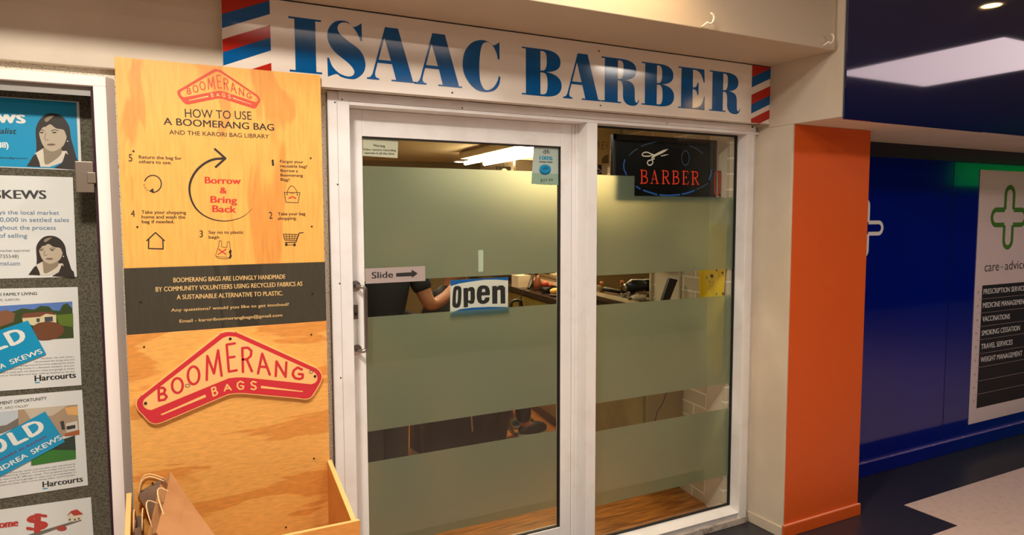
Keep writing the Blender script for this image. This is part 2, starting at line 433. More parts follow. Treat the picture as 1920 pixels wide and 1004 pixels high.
# ------------------------------------------------------------------ shopfront frame
F = M_alu
wf = thing('window_1', (1.65, 0, 0), 'white aluminium shopfront with the fixed frosted pane', 'window'); wf['kind'] = 'structure'
obj('jamb', MB().box(.559, .638, -.012, .10, .0, 2.055), F, wf, bevel=.002)
obj('groove_shade', MB().box(.592, .594, -.0125, -.011, .0, 2.022), mat('frame_shadow_line', (190, 178, 172), .5), wf)  # shade of the groove painted as a thin darker strip
hm = MB().box(.638, XR-.002, -.012, .10, 2.010, 2.024); hm.box(.597, XR-.03, -.016, .10, 2.0245, 2.056)
obj('head', hm, F, wf, bevel=.0015)
obj('mullion', MB().box(1.677, 1.729, -.012, .085, .0, 2.010), F, wf, bevel=.002)
gm = MB(); gm.box(1.648, 1.677, .068, .10, .0, 2.01); gm.box(1.664, 1.677, .060, .068, 0, 2.01)
obj('door_channel', gm, F, wf, bevel=.0015)
obj('jamb', MB().box(2.628, 2.680, -.012, .085, .0, 2.010), F, wf, bevel=.002)
obj('jamb', MB().box(2.680, XR-.001, .004, .085, .0, 2.045), F, wf, bevel=.002)
sm_ = MB().hexa([(1.729, 0, .03), (2.628, 0, .03), (2.628, .075, .03), (1.729, .075, .03)], [(1.729, -.012, .064), (2.628, -.012, .064), (2.628, .062, .082), (1.729, .062, .082)])
obj('sill', sm_, F, wf)
obj('sill_base', MB().box(1.677, 2.69, -.016, .09, 0, .034), mat('dirty_white_sill', (190, 176, 164), .6, mottle=(25, (120, 108, 98), .5, .7)), wf, bevel=.003)
gk = MB()
for (a, b_, c_, d_) in ((1.729, 1.735, .082, 2.01), (2.620, 2.628, .082, 2.01)): gk.box(a, b_, .052, .066, c_, d_)
gk.box(1.735, 2.62, .052, .066, 2.002, 2.0099); gk.box(1.735, 2.62, .052, .066, .0825, .088)
obj('gasket', gk, M_gasket, wf)

def glass(name, tint=(1, 1, 1), ior=1.5):
    m = bpy.data.materials.new(name); m.use_nodes = True; nt = m.node_tree; nt.nodes.clear()
    o = nt.nodes.new('ShaderNodeOutputMaterial'); mx = nt.nodes.new('ShaderNodeMixShader'); fr = nt.nodes.new('ShaderNodeFresnel')
    ge = nt.nodes.new('ShaderNodeNewGeometry'); mr = nt.nodes.new('ShaderNodeMapRange'); mr.inputs['To Min'].default_value = ior; mr.inputs['To Max'].default_value = 1/ior
    nt.links.new(ge.outputs['Backfacing'], mr.inputs['Value']); nt.links.new(mr.outputs['Result'], fr.inputs['IOR'])   # same reflectance from both sides of the thin pane
    tr = nt.nodes.new('ShaderNodeBsdfTransparent'); tr.inputs[0].default_value = (*tint, 1); gl = nt.nodes.new('ShaderNodeBsdfGlossy'); gl.inputs['Roughness'].default_value = .02
    nt.links.new(fr.outputs[0], mx.inputs[0]); nt.links.new(tr.outputs[0], mx.inputs[1]); nt.links.new(gl.outputs[0], mx.inputs[2]); nt.links.new(mx.outputs[0], o.inputs[0])
    return m
M_glass = glass('clear_window_glass', (.92, .95, .92), 1.62)
def frost(name, col, trans, rough=.62):
    m = bpy.data.materials.new(name); m.use_nodes = True; nt = m.node_tree; nt.nodes.clear()
    o = nt.nodes.new('ShaderNodeOutputMaterial')
    df = nt.nodes.new('ShaderNodeBsdfDiffuse'); df.inputs[0].default_value = rgb(*col)
    tl = nt.nodes.new('ShaderNodeBsdfTranslucent'); tl.inputs[0].default_value = rgb(*trans)
    rf = nt.nodes.new('ShaderNodeBsdfRefraction'); rf.inputs['Color'].default_value = rgb(*trans); rf.inputs['Roughness'].default_value = rough; rf.inputs['IOR'].default_value = 1.4
    a = nt.nodes.new('ShaderNodeMixShader'); a.inputs[0].default_value = .72
    nt.links.new(tl.outputs[0], a.inputs[1]); nt.links.new(rf.outputs[0], a.inputs[2])
    c = nt.nodes.new('ShaderNodeMixShader'); c.inputs[0].default_value = .70
    nt.links.new(df.outputs[0], c.inputs[1]); nt.links.new(a.outputs[0], c.inputs[2])
    nt.links.new(c.outputs[0], o.inputs[0])
    return m
M_film = frost('frosted_window_film', (124, 150, 130), (220, 228, 200))
def flat(x0, x1, z0, z1, y): return MB().add([(x0, y, z0), (x1, y, z0), (x1, y, z1), (x0, y, z1)], [(0, 1, 2, 3)])
WY, DY = .058, .078
pane = obj('pane', flat(1.735, 2.62, .088, 2.002, WY), M_glass, wf, recalc=False)
a1 = PY(1116, 328, WY).z; a2 = PY(1190, 368, WY)
fz = [(a1, PY(1115.7, 517.5, WY).z), (PY(1115.7, 573, WY).z, PY(1113.9, 758, WY).z), (PY(1113.9, 810.6, WY).z, PY(1115, 951, WY).z)]
f1 = MB(); yy = WY+.002
f1.add([(1.735, yy, fz[0][1]), (2.62, yy, fz[0][1]), (2.62, yy, a2.z), (a2.x, yy, a2.z), (a2.x, yy, fz[0][0]), (1.735, yy, fz[0][0])], [(0, 1, 2, 3, 4, 5)])
obj('frosted_film', f1, M_film, wf, recalc=False)
for z1, z0 in fz[1:]: obj('frosted_film', flat(1.735, 2.62, z0, z1, yy), M_film, wf, recalc=False)
for px_, py_ in ((641, 187), (628, 192), (633, 346), (637, 532), (639, 709), (866, 203), (1250, 232)):
    p = PY(px_, py_, -.013); screw(wf, p.x, -.0121 if p.z < 2.02 else -.0161, p.z, .0028)
for px_, py_ in ((1409, 255), (1403, 551), (1398, 705), (1395, 832), (1394, 936)):
    p = PY(px_, py_, .003); screw(wf, p.x, .0039, p.z, .0028)
# two black holes / cable clips under the sign's right end
obj('cable_hole', MB().lathe((PY(1412, 238, -.02).x, -.0175, PY(1412, 238, -.02).z), [(.0055, 0), (.0055, .004)], 12, 'y'), M_dark, wf)

# ------------------------------------------------------------------ sliding door
dr = thing('door_1', (1.15, .09, 0), 'white framed sliding glass door with frosted bands', 'door'); dr['kind'] = 'structure'
dm = MB(); dm.box(.640, .704, DY-.012, DY+.025, .02, 2.0085); dm.box(1.590, 1.645, DY-.012, DY+.025, .02, 2.0085)
dm.box(.704, 1.590, DY-.012, DY+.025, 1.909, 2.0085); dm.box(.704, 1.590, DY-.012, DY+.025, .02, .180)
obj('leaf_frame', dm, F, dr, bevel=.002)
g2 = MB(); g2.box(1.584, 1.590, DY-.008, DY+.01, .18, 1.909); g2.box(.704, 1.590, DY-.008, DY+.01, 1.903, 1.909); g2.box(.704, 1.59, DY-.006, DY+.01, .18, .185)
obj('gasket', g2, M_gasket, dr)
obj('pane', flat(.704, 1.584, .185, 1.903, DY), M_glass, dr, recalc=False)
dz = [(PY(679, 311, DY).z, PY(690, 528, DY).z), (PY(683, 596, DY).z, PY(690.3, 810.5, DY).z), (PY(692.7, 868, DY).z, PY(817, 1002.8, DY).z)]
for z1, z0 in dz: obj('frosted_film', flat(.705, 1.578, z0, z1, DY+.002), M_film, dr, recalc=False)
hy = DY-.012-.045
ht = PY(667, 537, DY-.02); hb = PY(668, 657, DY-.02)
hx0, hz1, hz0 = ht.x, ht.z, hb.z; hx1 = PY(686, 600, hy).x
arc = lambda cx, cz, a0, a1, r, y: [(cx+r*math.cos(a), y, cz+r*math.sin(a)) for a in [a0+(a1-a0)*i/6 for i in range(7)]]
hp = [(hx0, DY-.013, hz1), (hx0+.004, hy+.015, hz1), (hx0+.012, hy+.003, hz1)]+arc(hx1-.014, hz1-.014, math.pi/2, 0, .014, hy)+arc(hx1-.014, hz0+.014, 0, -math.pi/2, .014, hy)+[(hx0+.012, hy+.003, hz0), (hx0+.004, hy+.015, hz0), (hx0, DY-.013, hz0)]
hd = obj('handle', MB().tube(hp, .0075, 14), M_steel, dr, smooth=True)
for z in (hz1, hz0):
    obj('mounting_plate', MB().lathe((hx0, DY-.0125, z), [(.021, 0), (.021, -.003), (.019, -.005), (.010, -.006)], 24, 'y'), M_steel, hd)
lk = obj('lock', MB().box(PY(661, 570, DY-.013).x, PY(671, 570, DY-.013).x, DY-.015, DY-.012, PY(666, 599, DY-.013).z, PY(666, 572, DY-.013).z), M_steel, dr, bevel=.001)
lp = PY(667, 589, DY-.015); obj('keyhole', MB().lathe((lp.x, DY-.0158, lp.z), [(.006, 0), (.006, -.002)], 14, 'y'), M_screw, lk)

# ------------------------------------------------------------------ barber sign
M_signw = mat('glossy_white_sign_board', (230, 218, 204), 0.1)
M_signb = mat('glossy_blue_vinyl', (0, 84, 146), 0.1, spec=.4)
M_signr = mat('glossy_red_vinyl', (180, 36, 20), 0.1, spec=.4)
sg = thing('shop_sign', (1.46, -.073, 2.055), 'long white ISAAC BARBER sign with blue letters and barber stripes', 'sign')
obj('board', MB().box(.211, 2.7105, -.073, -.0305, 2.056, 2.3345), M_signw, sg, bevel=.001)
obj('gap_shade', MB().box(.212, 2.71, -.0745, -.0735, 2.3315, 2.3345), M_dark, sg)  # dark strip painted for the shade between board and soffit
GL = dict(
 I='M0,1L1,1L1,.965L.82,.965L.82,.035L1,.035L1,0L0,0L0,.035L.18,.035L.18,.965L0,.965Z',
 A='M.375,1L.64,1L.935,.03L1,.03L1,0L.49,0L.49,.03L.585,.03L.505,.32L.218,.32L.17,.15C.150,.08 .17,.03 .245,.03L.245,0L0,0L0,.03C.07,.03 .10,.07 .125,.15ZM.238,.38L.36,.797L.487,.38Z',
 B='M0,1L.55,1C.82,1 .97,.92 .97,.76C.97,.62 .85,.55 .62,.525C.88,.50 1,.40 1,.26C1,.08 .84,0 .58,0L0,0L0,.03L.10,.03L.10,.97L0,.97ZM.46,.96L.50,.96C.60,.96 .62,.90 .62,.76C.62,.60 .58,.545 .50,.545L.46,.545ZM.46,.505L.52,.505C.62,.505 .64,.42 .64,.26C.64,.09 .60,.04 .52,.04L.46,.04Z',
 R='M0,1L.52,1C.78,1 .92,.93 .92,.77C.92,.62 .80,.56 .62,.535C.80,.52 .87,.46 .88,.34C.89,.2 .87,.06 .93,.045C.96,.04 .97,.08 .985,.115L1,.105C.99,.03 .94,-.03 .84,-.035C.68,-.04 .58,.02 .57,.16C.56,.3 .60,.505 .48,.505L.43,.505L.43,.03L.52,.03L.52,0L0,0L0,.03L.09,.03L.09,.97L0,.97ZM.43,.96L.47,.96C.57,.96 .58,.90 .58,.76C.58,.6 .54,.545 .47,.545L.43,.545Z',
 E='M0,1L.97,1L.99,.68L.95,.68C.90,.85 .80,.96 .58,.965L.54,.965L.54,.53C.66,.53 .70,.58 .72,.66L.76,.66L.76,.36L.72,.36C.70,.45 .66,.49 .54,.495L.54,.035L.60,.035C.82,.04 .93,.15 .97,.33L1,.33L1,0L0,0L0,.03L.11,.03L.11,.97L0,.97Z')
def letter(A, fn): fn(A); A.build('letter', M_signb, sg)
S1 = (410, 0, 3.491); S2 = (940, 60, 3.4286)
letter(Art(-.073, S1), lambda a: a.glyph(GL['I'], 465, 468, 669, 133))
letter(Art(-.073, S1), lambda a: a.poly([(935,153,1),(938,270,1),(928,270,1),(905,215),(860,160),(810,147),(780,170),(785,210),(835,260),(925,330),(960,410),(948,475),(900,515),(850,517),(800,503),(770,485),(715,502,1),(710,377,1),(722,378,1),(745,435),(790,480),(845,501),(880,492),(886,462),(850,415),(755,335),(714,260),(718,190),(755,146),(800,135),(845,145),(885,177)], 5))
letter(Art(-.073, S1), lambda a: a.glyph(GL['A'], 970, 517, 1288, 203))
letter(Art(-.073, S1), lambda a: a.glyph(GL['A'], 1283, 549, 1590, 242))
letter(Art(-.073, S1), lambda a: a.poly([(1838,277,1),(1838,390,1),(1828,390,1),(1815,340),(1785,290),(1750,276),(1722,300),(1709,370),(1706,450),(1712,530),(1735,580),(1765,590),(1800,570),(1825,530),(1833,500,1),(1844,503,1),(1835,555),(1805,592),(1750,604),(1690,590),(1640,545),(1605,480),(1597,410),(1610,340),(1650,285),(1700,264),(1740,265),(1775,280),(1800,297)], 5))
for g, bx in (('B', (131, 401, 388, 127)), ('A', (396, 425, 640, 156)), ('R', (641, 447, 887, 188)), ('B', (900, 467, 1113, 218)), ('E', (1135, 488, 1310, 243)), ('R', (1335, 505, 1540, 272))):
    letter(Art(-.073, S2), lambda a, g=g, bx=bx: a.glyph(GL[g], *bx))
# barber stripes
def stripes(x0, x1, nm, rise, segs):
    """bands between edges given at the left side, rising by rise at the right; clipped to the board"""
    e = Art(-.073)
    for cname, z_a, z_b in segs:
        def clip(zl, zr): return zl, zr
        p = [(x0, z_a), (x1, z_a+rise), (x1, z_b+rise), (x0, z_b)]
        lo, hi = 2.0565, 2.331
        def cut(P, sgn, lim):
            out = []
            for i in range(len(P)):
                a, b2 = P[i], P[(i+1) % len(P)]; ia = sgn*(a[1]-lim) <= 0; ib = sgn*(b2[1]-lim) <= 0
                if ia: out.append(a)
                if ia != ib:
                    t2 = (lim-a[1])/(b2[1]-a[1]); out.append((a[0]+t2*(b2[0]-a[0]), lim))
            return out
        p = cut(cut(p, 1, hi), -1, lo)
        if len(p) > 2:
            a = Art(-.073); a.put(p, [tuple(range(len(p)))]); a.build('stripe', M_signr if cname == 'r' else M_signb, sg)
zL = lambda x, y: PY(x, y, -.073).z
# left end: left edge x=417, right edge x=506
rl = zL(506, 15)-zL(417, 52)
stripes(.211, .361, 'l', zL(505, 1)-zL(417, 27), [('r', zL(417, -25), zL(417, 27)), ('b', zL(417, 27), zL(417, 53)), ('r', zL(418, 74), zL(418, 98)), ('b', zL(418, 98), zL(419, 123)), ('r', zL(419, 147), zL(419, 172)), ('b', zL(419, 172), zL(419, 196))])
X2a, X2b = PY(1409, 180, -.073).x, 2.7105
rr = zL(1445, 132)-zL(1409, 148)
stripes(X2a, X2b, 'r', rr, [('r', zL(1410, 122), zL(1410, 145)), ('b', zL(1409, 145), zL(1409, 164)), ('r', zL(1408, 178), zL(1408, 196)), ('b', zL(1408, 196), zL(1407, 213)), ('r', zL(1407, 223), zL(1406, 240))])
for (x, y) in ((848, 174), (1123, 96), (1126, 198), (1436, 223)):
    p = PY(x, y, -.074); screw(sg, p.x, -.0732, p.z, .0035)
# bracket under the right end of the sign
tag(obj('sign_bracket', MB().box(2.655, 2.7105, -.072, -.018, 2.0475, 2.0555), mat('grimy_bracket', (150, 136, 116), .7), bevel=.001), 'short grimy bracket under the right end of the barber sign', 'bracket')

# hooks on the soffit face
M_hook = mat('white_plastic_hook', (244, 232, 210), .35)
def hook(x, y, s, label):
    p = PY(x, y, -.442); c = (p.x, -.45, p.z)
    pts = [(c[0]-.018*s, -.4405, c[2]-.012*s), (c[0]-.018*s, -.452, c[2]-.010*s), (c[0]-.012*s, -.462, c[2]-.002*s), (c[0]-.003*s, -.465, c[2]-.006*s), (c[0]+.006*s, -.467, c[2]+.0*s), (c[0]+.010*s, -.467, c[2]+.012*s), (c[0]+.006*s, -.467, c[2]+.022*s), (c[0]-.002*s, -.467, c[2]+.024*s)]
    tag(obj('ceiling_hook', MB().tube(pts, .0036, 8), M_hook, smooth=True), label, 'hook', 'white hooks on the soffit')
hook(1325, 44, 1.35, 'curled white hook halfway along the lit soffit edge')
hook(1550, 80, 1.3, 'curled white hook at the right corner of the soffit')

# ------------------------------------------------------------------ plywood information board
BY = -.09; RA = (200, 90, 2.4476); RB = (220, 470, 2.869)
ib = thing('information_board', (.21, BY, 1.235), 'tall plywood how-to-use board with black print and charcoal band', 'board')
obj('panel', MB().box(-.097, .5195, BY, BY+.009, 1.444, 2.091), M_plyV, ib, bevel=.0008)
obj('charcoal_panel', MB().box(-.0975, .521, BY, BY+.009, 1.2345, 1.4435), M_band, ib, bevel=.0008)
a = Art(BY, RA)
a.text('HOW TO USE', 360, 318, 665, 330, 38, .008)
a.text('A BOOMERANG BAG', 262, 352, 768, 380, 31, .02)
a.text('AND THE KARORI BAG LIBRARY', 288, 396, 745, 416, 19, .012)
for s_, q in (('5', (101, 521, 118, 522, 34)), ('1', (759, 541, 768, 541, 28)), ('4', (112, 776, 130, 776, 31)), ('3', (427, 869, 442, 869, 31)), ('2', (746, 784, 761, 784, 31))):
    a.text(s_, *q, .012)
for s_, q in (('Return the bag for', (148, 508, 344, 514, 15)), ('others to use.', (148, 529, 297, 534, 15)),
    ('Forgot your', (796, 527, 902, 530, 13)), ('reusable bag?', (797, 548, 920, 551, 13)), ('Borrow a', (798, 569, 877, 571, 13)), ('Boomerang', (798, 590, 900, 592, 13)), ('Bag!', (798, 610, 838, 612, 13)),
    ('Take your shopping', (160, 761, 365, 763, 15)), ('home and wash the', (161, 783, 361, 784, 15)), ('bag if needed.', (162, 805, 310, 805, 15)),
    ('Say no to plastic', (468, 853, 628, 853, 14)), ('bags.', (469, 876, 520, 874, 14)), ('Take your bag', (786, 769, 912, 768, 14)), ('shopping.', (786, 790, 872, 788, 14))):
    a.text(s_, *q, .024)
a.build('lettering', M_ink, ib)
a = Art(BY, RA)
for s_, q in (('Borrow', (452, 622, 615, 625, 30)), ('&', (521, 668, 551, 668, 28)), ('Bring', (478, 710, 597, 714, 30)), ('Back', (486, 753, 593, 756, 30))): a.text(s_, *q, .03)
lab(a.build('lettering', M_red, ib), 'red Borrow & Bring Back lettering')
a = Art(BY, RA)
a.stroke([(538,507),(490,512),(450,530),(415,560),(390,600),(380,640),(385,685),(405,730),(440,765),(490,788),(545,795),(600,785),(640,765),(670,735)], [11,11,10.5,10.5,10,9.5,8.5,7.5,6,5,4,3,2,.8], 4)
a.stroke([(494,462),(545,507),(498,549)], 10, rnd=(1,))
a.build('arrow', M_ink, ib)
ic = Art(BY, RA)
ic.stroke([(212+39*math.cos(t), 624+39*math.sin(t)) for t in [math.radians(x) for x in range(-160, 96, 12)]], 5)
for p in ((172, 630), (177, 642), (186, 652)): ic.ell(*p, 2.6, 2.6, 8)
ic.poly([(194,657),(214,644),(217,668)])
ic.build('icon', M_ink, ib)
ic = Art(BY, RA); ic.stroke([(184,885),(224,848),(265,885)], 5.5); ic.stroke([(193,880),(192,921),(259,923),(258,880)], 5.5); ic.build('icon', M_ink, ib)
ic = Art(BY, RA); ic.stroke([(815,663),(887,664),(878,711),(823,709)], 2.6, closed=True)
ic.stroke([(828,672),(832,652),(842,636),(852,634),(864,644),(872,660),(875,674)], 2.4, 3); ic.ell(828, 672, 3, 3, 8); ic.ell(875, 674, 3, 3, 8); ic.stroke([(843,668),(860,668)], 2)
ic.build('icon', M_ink, ib)
ic = Art(BY, RA); ic.stroke([(835,690),(852,680),(869,690)], 3); ic.stroke([(838,692),(852,686),(866,692)], 2.5); ic.build('icon_mark', M_red, ib)
ic = Art(BY, RA); ic.stroke([(902,848),(884,850),(868,892),(820,893)], 4)
ic.stroke([(810,855),(880,857),(870,884),(817,882)], 3, closed=True)
for k in range(1, 5): ic.stroke([(810+14*k, 856), (817+10.6*k, 883)], 2.2)
for k in (1, 2): ic.stroke([(810+2.4*k, 855+9*k), (880-3.3*k, 857+9*k)], 2.2)
ic.ell(824, 903, 6, 7); ic.ell(862, 904, 6, 7); ic.stroke([(826,904),(860,905)], 2.5); ic.build('icon', M_ink, ib)
ic = Art(BY, RA); ic.stroke([(516,886),(526,886),(528,914),(552,916),(554,890),(564,890),(566,918),(572,935),(566,965),(545,969),(512,966),(500,955),(508,925),(514,912)], 2.0, closed=True)
ic.poly([(566,925),(574,932),(570,945),(575,955),(568,968),(560,966),(566,950),(560,938)]); ic.stroke([(505,958),(560,962)], 1.6); ic.build('icon', M_ink, ib)
ic = Art(BY, RA); ic.stroke([(514,924),(548,948)], 5); ic.stroke([(548,924),(512,948)], 5); ic.build('icon_mark', M_red, ib)

# boomerang logo drawing, traced in one set of coordinates and mapped twice
LOGO_OUT = [(100,828),(106,800),(128,778),(160,754),(520,470),(555,444),(590,434),(635,437),(670,449),(1030,612),(1075,633),(1099,660),(1103,690),(1088,724),(1062,768),(1040,795),(1005,803),(960,797),(730,777),(670,772),(610,776),(560,793),(280,912),(235,930),(200,936),(168,922),(140,892),(110,860)]
LOGO_IN = [(138,830),(141,808),(156,791),(180,772),(540,492),(570,470),(598,461),(634,464),(660,474),(1025,638),(1060,655),(1076,680),(1070,706),(1046,719),(1010,717),(740,689),(670,683),(610,687),(560,704),(220,844),(180,858),(152,850)]
def logo_strokes(fn, w=13):
    fn([(222,742),(224,806)], w); fn([(222,742),(246,738),(258,750),(250,768),(226,775),(254,772),(266,788),(254,803),(224,808)], w)
    fn([(323+29*math.cos(t), 727+40*math.sin(t)) for t in [k*math.pi/8 for k in range(17)]], w)
    fn([(410+31*math.cos(t), 672+48*math.sin(t)) for t in [k*math.pi/8 for k in range(17)]], w)
    fn([(481,697),(484,568),(520,662),(542,537),(561,674)], w)
    fn([(632,500),(588,507),(600,652),(642,645)], w); fn([(595,577),(630,572)], w)
    fn([(676,654),(672,525),(702,523),(721,540),(718,568),(698,585),(676,587)], w); fn([(696,586),(724,650)], w)
    fn([(757,662),(779,555),(820,668)], w); fn([(766,625),(806,628)], w)
    fn([(852,676),(856,597),(905,680),(909,602)], w)
    fn([(993,641),(970,630),(949,645),(943,668),(955,686),(979,692),(996,686),(998,667),(976,665)], w)
def logo_bags(fn, w=8):
    fn([(507,741),(516,783)], w); fn([(507,741),(524,735),(530,745),(524,755),(511,760),(530,755),(539,766),(532,777),(516,783)], w)
    fn([(576,756),(590,722),(612,750)], w); fn([(583,745),(605,741)], w)
    fn([(678,712),(662,704),(647,714),(645,732),(658,747),(676,744),(679,730),(664,728)], w)
    fn([(746,710),(730,704),(719,713),(724,724),(742,731),(747,741),(735,749),(719,744)], w)
def logo_lines(poly):
    poly([(232,882),(240,887),(478,789),(472,775)]); poly([(772,728),(998,757),(998,762),(772,741)])
RED2 = mat('crimson_sign_paint', (206, 44, 54), .5); CREAMP = M_plyE
BY2 = -.1035
bs = thing('boomerang_sign', (.2, BY2, .98), 'red and cream boomerang shaped plywood sign bolted to the box back', 'sign')
A0 = Art(BY2, RB); o_ = [A0.P(*p) for p in smooth_pts(LOGO_OUT, 3)]
mb = MB(); mb.prism([(p[0], BY2, p[1]) for p in o_], (0, .0125, 0)); obj('board', mb, CREAMP, bs)
def shrink(P, k):  # inset towards centroid of neighbours
    n = len(P); out = []
    for i in range(n):
        a = Vector(P[i-1]); b2 = Vector(P[i]); c = Vector(P[(i+1) % n]); d = (c-a).normalized(); nn = Vector((-d.y, d.x)); out.append(tuple(b2+nn*k))
    return out
so_ = smooth_pts(LOGO_OUT, 3); si = smooth_pts(LOGO_IN, 3)
sh = shrink(so_, 5)
if not (sh[0][0] > so_[0][0]): sh = shrink(so_, -5)
a = Art(BY2, RB); a.polys([sh, si]); a.build('red_border', RED2, bs)
a = Art(BY2, RB); logo_strokes(a.stroke); a.build('lettering', RED2, bs)
a = Art(BY2, RB); logo_bags(a.stroke); logo_lines(a.poly); a.build('lettering', CREAMP, bs, .0011)
for (x, y) in ((607, 475), (152, 822), (1063, 677)):
    p = A0.P(x, y); obj('bolt', MB().lathe((p[0], BY2-.0005, p[1]), [(.0045, 0), (.0045, -.0015), (.003, -.003)], 14, 'y'), M_screw, bs)
for (x, y) in ((1043, 653), (378, 727)):
    p = A0.P(x, y); obj('washer_ring', MB().tube([(p[0]+.0068*math.cos(t), BY2-.001, p[1]+.0052*math.sin(t)) for t in [k*math.pi/8 for k in range(16)]], .0007, 6, closed=True), M_screw, bs)
# small printed logo on the board: same drawing, affine mapped from three points
def aff(src, dst):
    (x0, y0), (x1, y1), (x2, y2) = src
    det = (x1-x0)*(y2-y0)-(x2-x0)*(y1-y0)
    def f(p):
        u = ((p[0]-x0)*(y2-y0)-(x2-x0)*(p[1]-y0))/det; v = ((x1-x0)*(p[1]-y0)-(p[0]-x0)*(y1-y0))/det
        return (dst[0][0]+u*(dst[1][0]-dst[0][0])+v*(dst[2][0]-dst[0][0]), dst[0][1]+u*(dst[1][1]-dst[0][1])+v*(dst[2][1]-dst[0][1]))
    return f
AF = aff([(102, 822), (612, 434), (1103, 685)], [(325, 205), (513, 99), (704, 240)])
M_redp = mat('faded_red_print', (204, 72, 44), .55)
a = Art(BY, RA); a.polys([[AF(p) for p in so_], [AF(p) for p in si]]); a.build('logo_outline', M_redp, ib)
a = Art(BY, RA); logo_strokes(lambda p, w: a.stroke([AF(q) for q in p], w*.37)); a.build('logo_lettering', M_redp, ib)
a = Art(BY, RA); logo_bags(lambda p, w: a.stroke([AF(q) for q in p], w*.37)); logo_lines(lambda p: a.poly([AF(q) for q in p])); a.build('logo_lettering', M_plyE, ib, .0011)
M_bandtxt = mat('cream_band_print', (226, 186, 122), .5)
a = Art(BY, RB)
a.text('BOOMERANG BAGS ARE LOVINGLY HANDMADE', 302, 172, 903, 152, 24, .016)
a.text('BY COMMUNITY VOLUNTEERS USING RECYCLED FABRICS AS', 207, 222, 995, 190, 24, .016)
a.text('A SUSTAINABLE ALTERNATIVE TO PLASTIC.', 320, 264, 890, 241, 24, .016)
a.text('Any questions? would you like to get involved?', 289, 330, 922, 297, 16, .02)
a.text('Email - karoriboomerangbags@gmail.com', 335, 389, 887, 355, 16, .02)
a.build('lettering', M_bandtxt, ib)
for rf, pts in ((RA, ((123, 474), (936, 506), (141, 822), (941, 820))), (RB, ((126, 277), (1050, 232)))):
    A_ = Art(BY, rf)
    for q in pts: p = A_.P(*q); screw(ib, p[0], BY-.0003, p[1], .003)

# ------------------------------------------------------------------ plywood bag box
bx = thing('bag_library_box', (.21, -.08, 0), 'plywood give-and-take box with tall back panel on the floor', 'box')
obj('back_panel', MB().box(-.098, .521, -.091, -.078, 0, 1.234), M_plyH, bx, bevel=.0008)
FY = -.43; ZB, ZF = .727, .640
def side(x0, x1): return MB().prism([(x0, -.0915, .0), (x0, -.0915, ZB), (x0, FY, ZF), (x0, FY, .0)], (x1-x0, 0, 0))
s1 = side(.512, .528); obj('side_panel', s1, M_plyS, bx, bevel=.0008)
s2 = side(-.118, -.103); obj('side_panel', s2, M_plyS, bx, bevel=.0008)
obj('side_edge', MB().prism([(.5125, -.092, ZB+.0003), (.5275, -.092, ZB+.0003), (.5275, FY, ZF+.0003), (.5125, FY, ZF+.0003)], (0, 0, .0006)), M_plyE, bx)
obj('side_edge', MB().prism([(-.1175, -.092, ZB+.0003), (-.1035, -.092, ZB+.0003), (-.1035, FY, ZF+.0003), (-.1175, FY, ZF+.0003)], (0, 0, .0006)), M_plyE, bx)
obj('front_panel', MB().box(-.118, .536, FY-.014, FY-.0005, 0, ZF+.002), M_plyH, bx, bevel=.0008)
obj('front_edge', MB().box(-.117, .535, FY-.0135, FY-.001, ZF+.0022, ZF+.003), M_plyE, bx)
obj('bottom_panel', MB().box(-.102, .511, FY, -.092, .05, .065), M_plyS, bx)
RC = (200, 760, 3.84); A_ = Art(-.091, RC)
for q in ((1492, 385), (330, 562), (1290, 880), (250, 622)):
    p = A_.P(*q); screw(bx, p[0], -.0913, p[1], .003)
A_ = Art(-.091, RB)
for q in ((144, 519), (1043, 453)): p = A_.P(*q); screw(bx, p[0], -.0913, p[1], .003)

# ------------------------------------------------------------------ glazed notice case on the left
NY = .058
nc = thing('notice_case', (-1.0, 0, .36), 'white framed glazed notice case holding the property posters', 'notice case')
NW = mat('white_gloss_frame', (248, 238, 230), .35)
nf = MB(); nf.box(-1.95, -.124, -.06, .0, 2.003, 2.034); nf.box(-.159, -.124, -.06, .0, .36, 2.003); nf.box(-1.95, -1.915, -.06, 0, .36, 2.003); nf.box(-1.95, -.124, -.06, .0, .36, .40)
obj('frame', nf, NW, nc, bevel=.002)
nf = MB(); nf.prism([(-.1235, -.058, .36), (-.1235, -.058, 2.033), (-.104, -.012, 2.036), (-.104, -.012, .36)], (0, .011, 0)); obj('frame_bevel', nf, NW, nc)
M_track = mat('grey_aluminium_track', (150, 146, 138), .4, .3)
tr_ = MB(); tr_.box(-1.94, -.1365, .0, .055, 1.99, 2.026); tr_.box(-1.94, -.16, -.038, -.034, 1.975, 2.0025); obj('track', tr_, M_track, nc)
M_felt = mat('charcoal_pinboard_felt', (104, 98, 82), .95, bump=(260, .6, .002), mottle=(170, (70, 65, 54), .42, .62))
obj('pinboard', MB().box(-1.948, -.137, NY+.002, .118, .362, 2.026), M_felt, nc)
obj('pane', flat(-1.915, -.159, .40, 2.003, -.034), glass('notice_case_glass', (.97, .98, .96), 1.3), nc, recalc=False)
obj('gasket', MB().box(-.1665, -.1592, -.05, -.03, .40, 1.99), mat('maroon_felt_strip', (52, 16, 34), .8), nc)
P1 = (0, 100, 3.1375); P2 = (0, 400, 3.1375); P3 = (0, 700, 3.304)
AL = Art(-.052, P1); q = [AL.P(440, 636), AL.P(548, 636), AL.P(550, 820), AL.P(444, 820)]
M_latch = mat('worn_zinc_latch', (150, 134, 118), .38, .75)
lt = obj('latch', MB().box(q[0][0], q[1][0], -.062, -.036, q[2][1], q[0][1]), M_latch, nc, bevel=.002)
q = [AL.P(514, 702), AL.P(566, 765)]
obj('latch_bolt', MB().box(q[0][0], q[1][0], -.0655, -.0622, q[1][1], q[0][1]), M_latch, lt, bevel=.001)
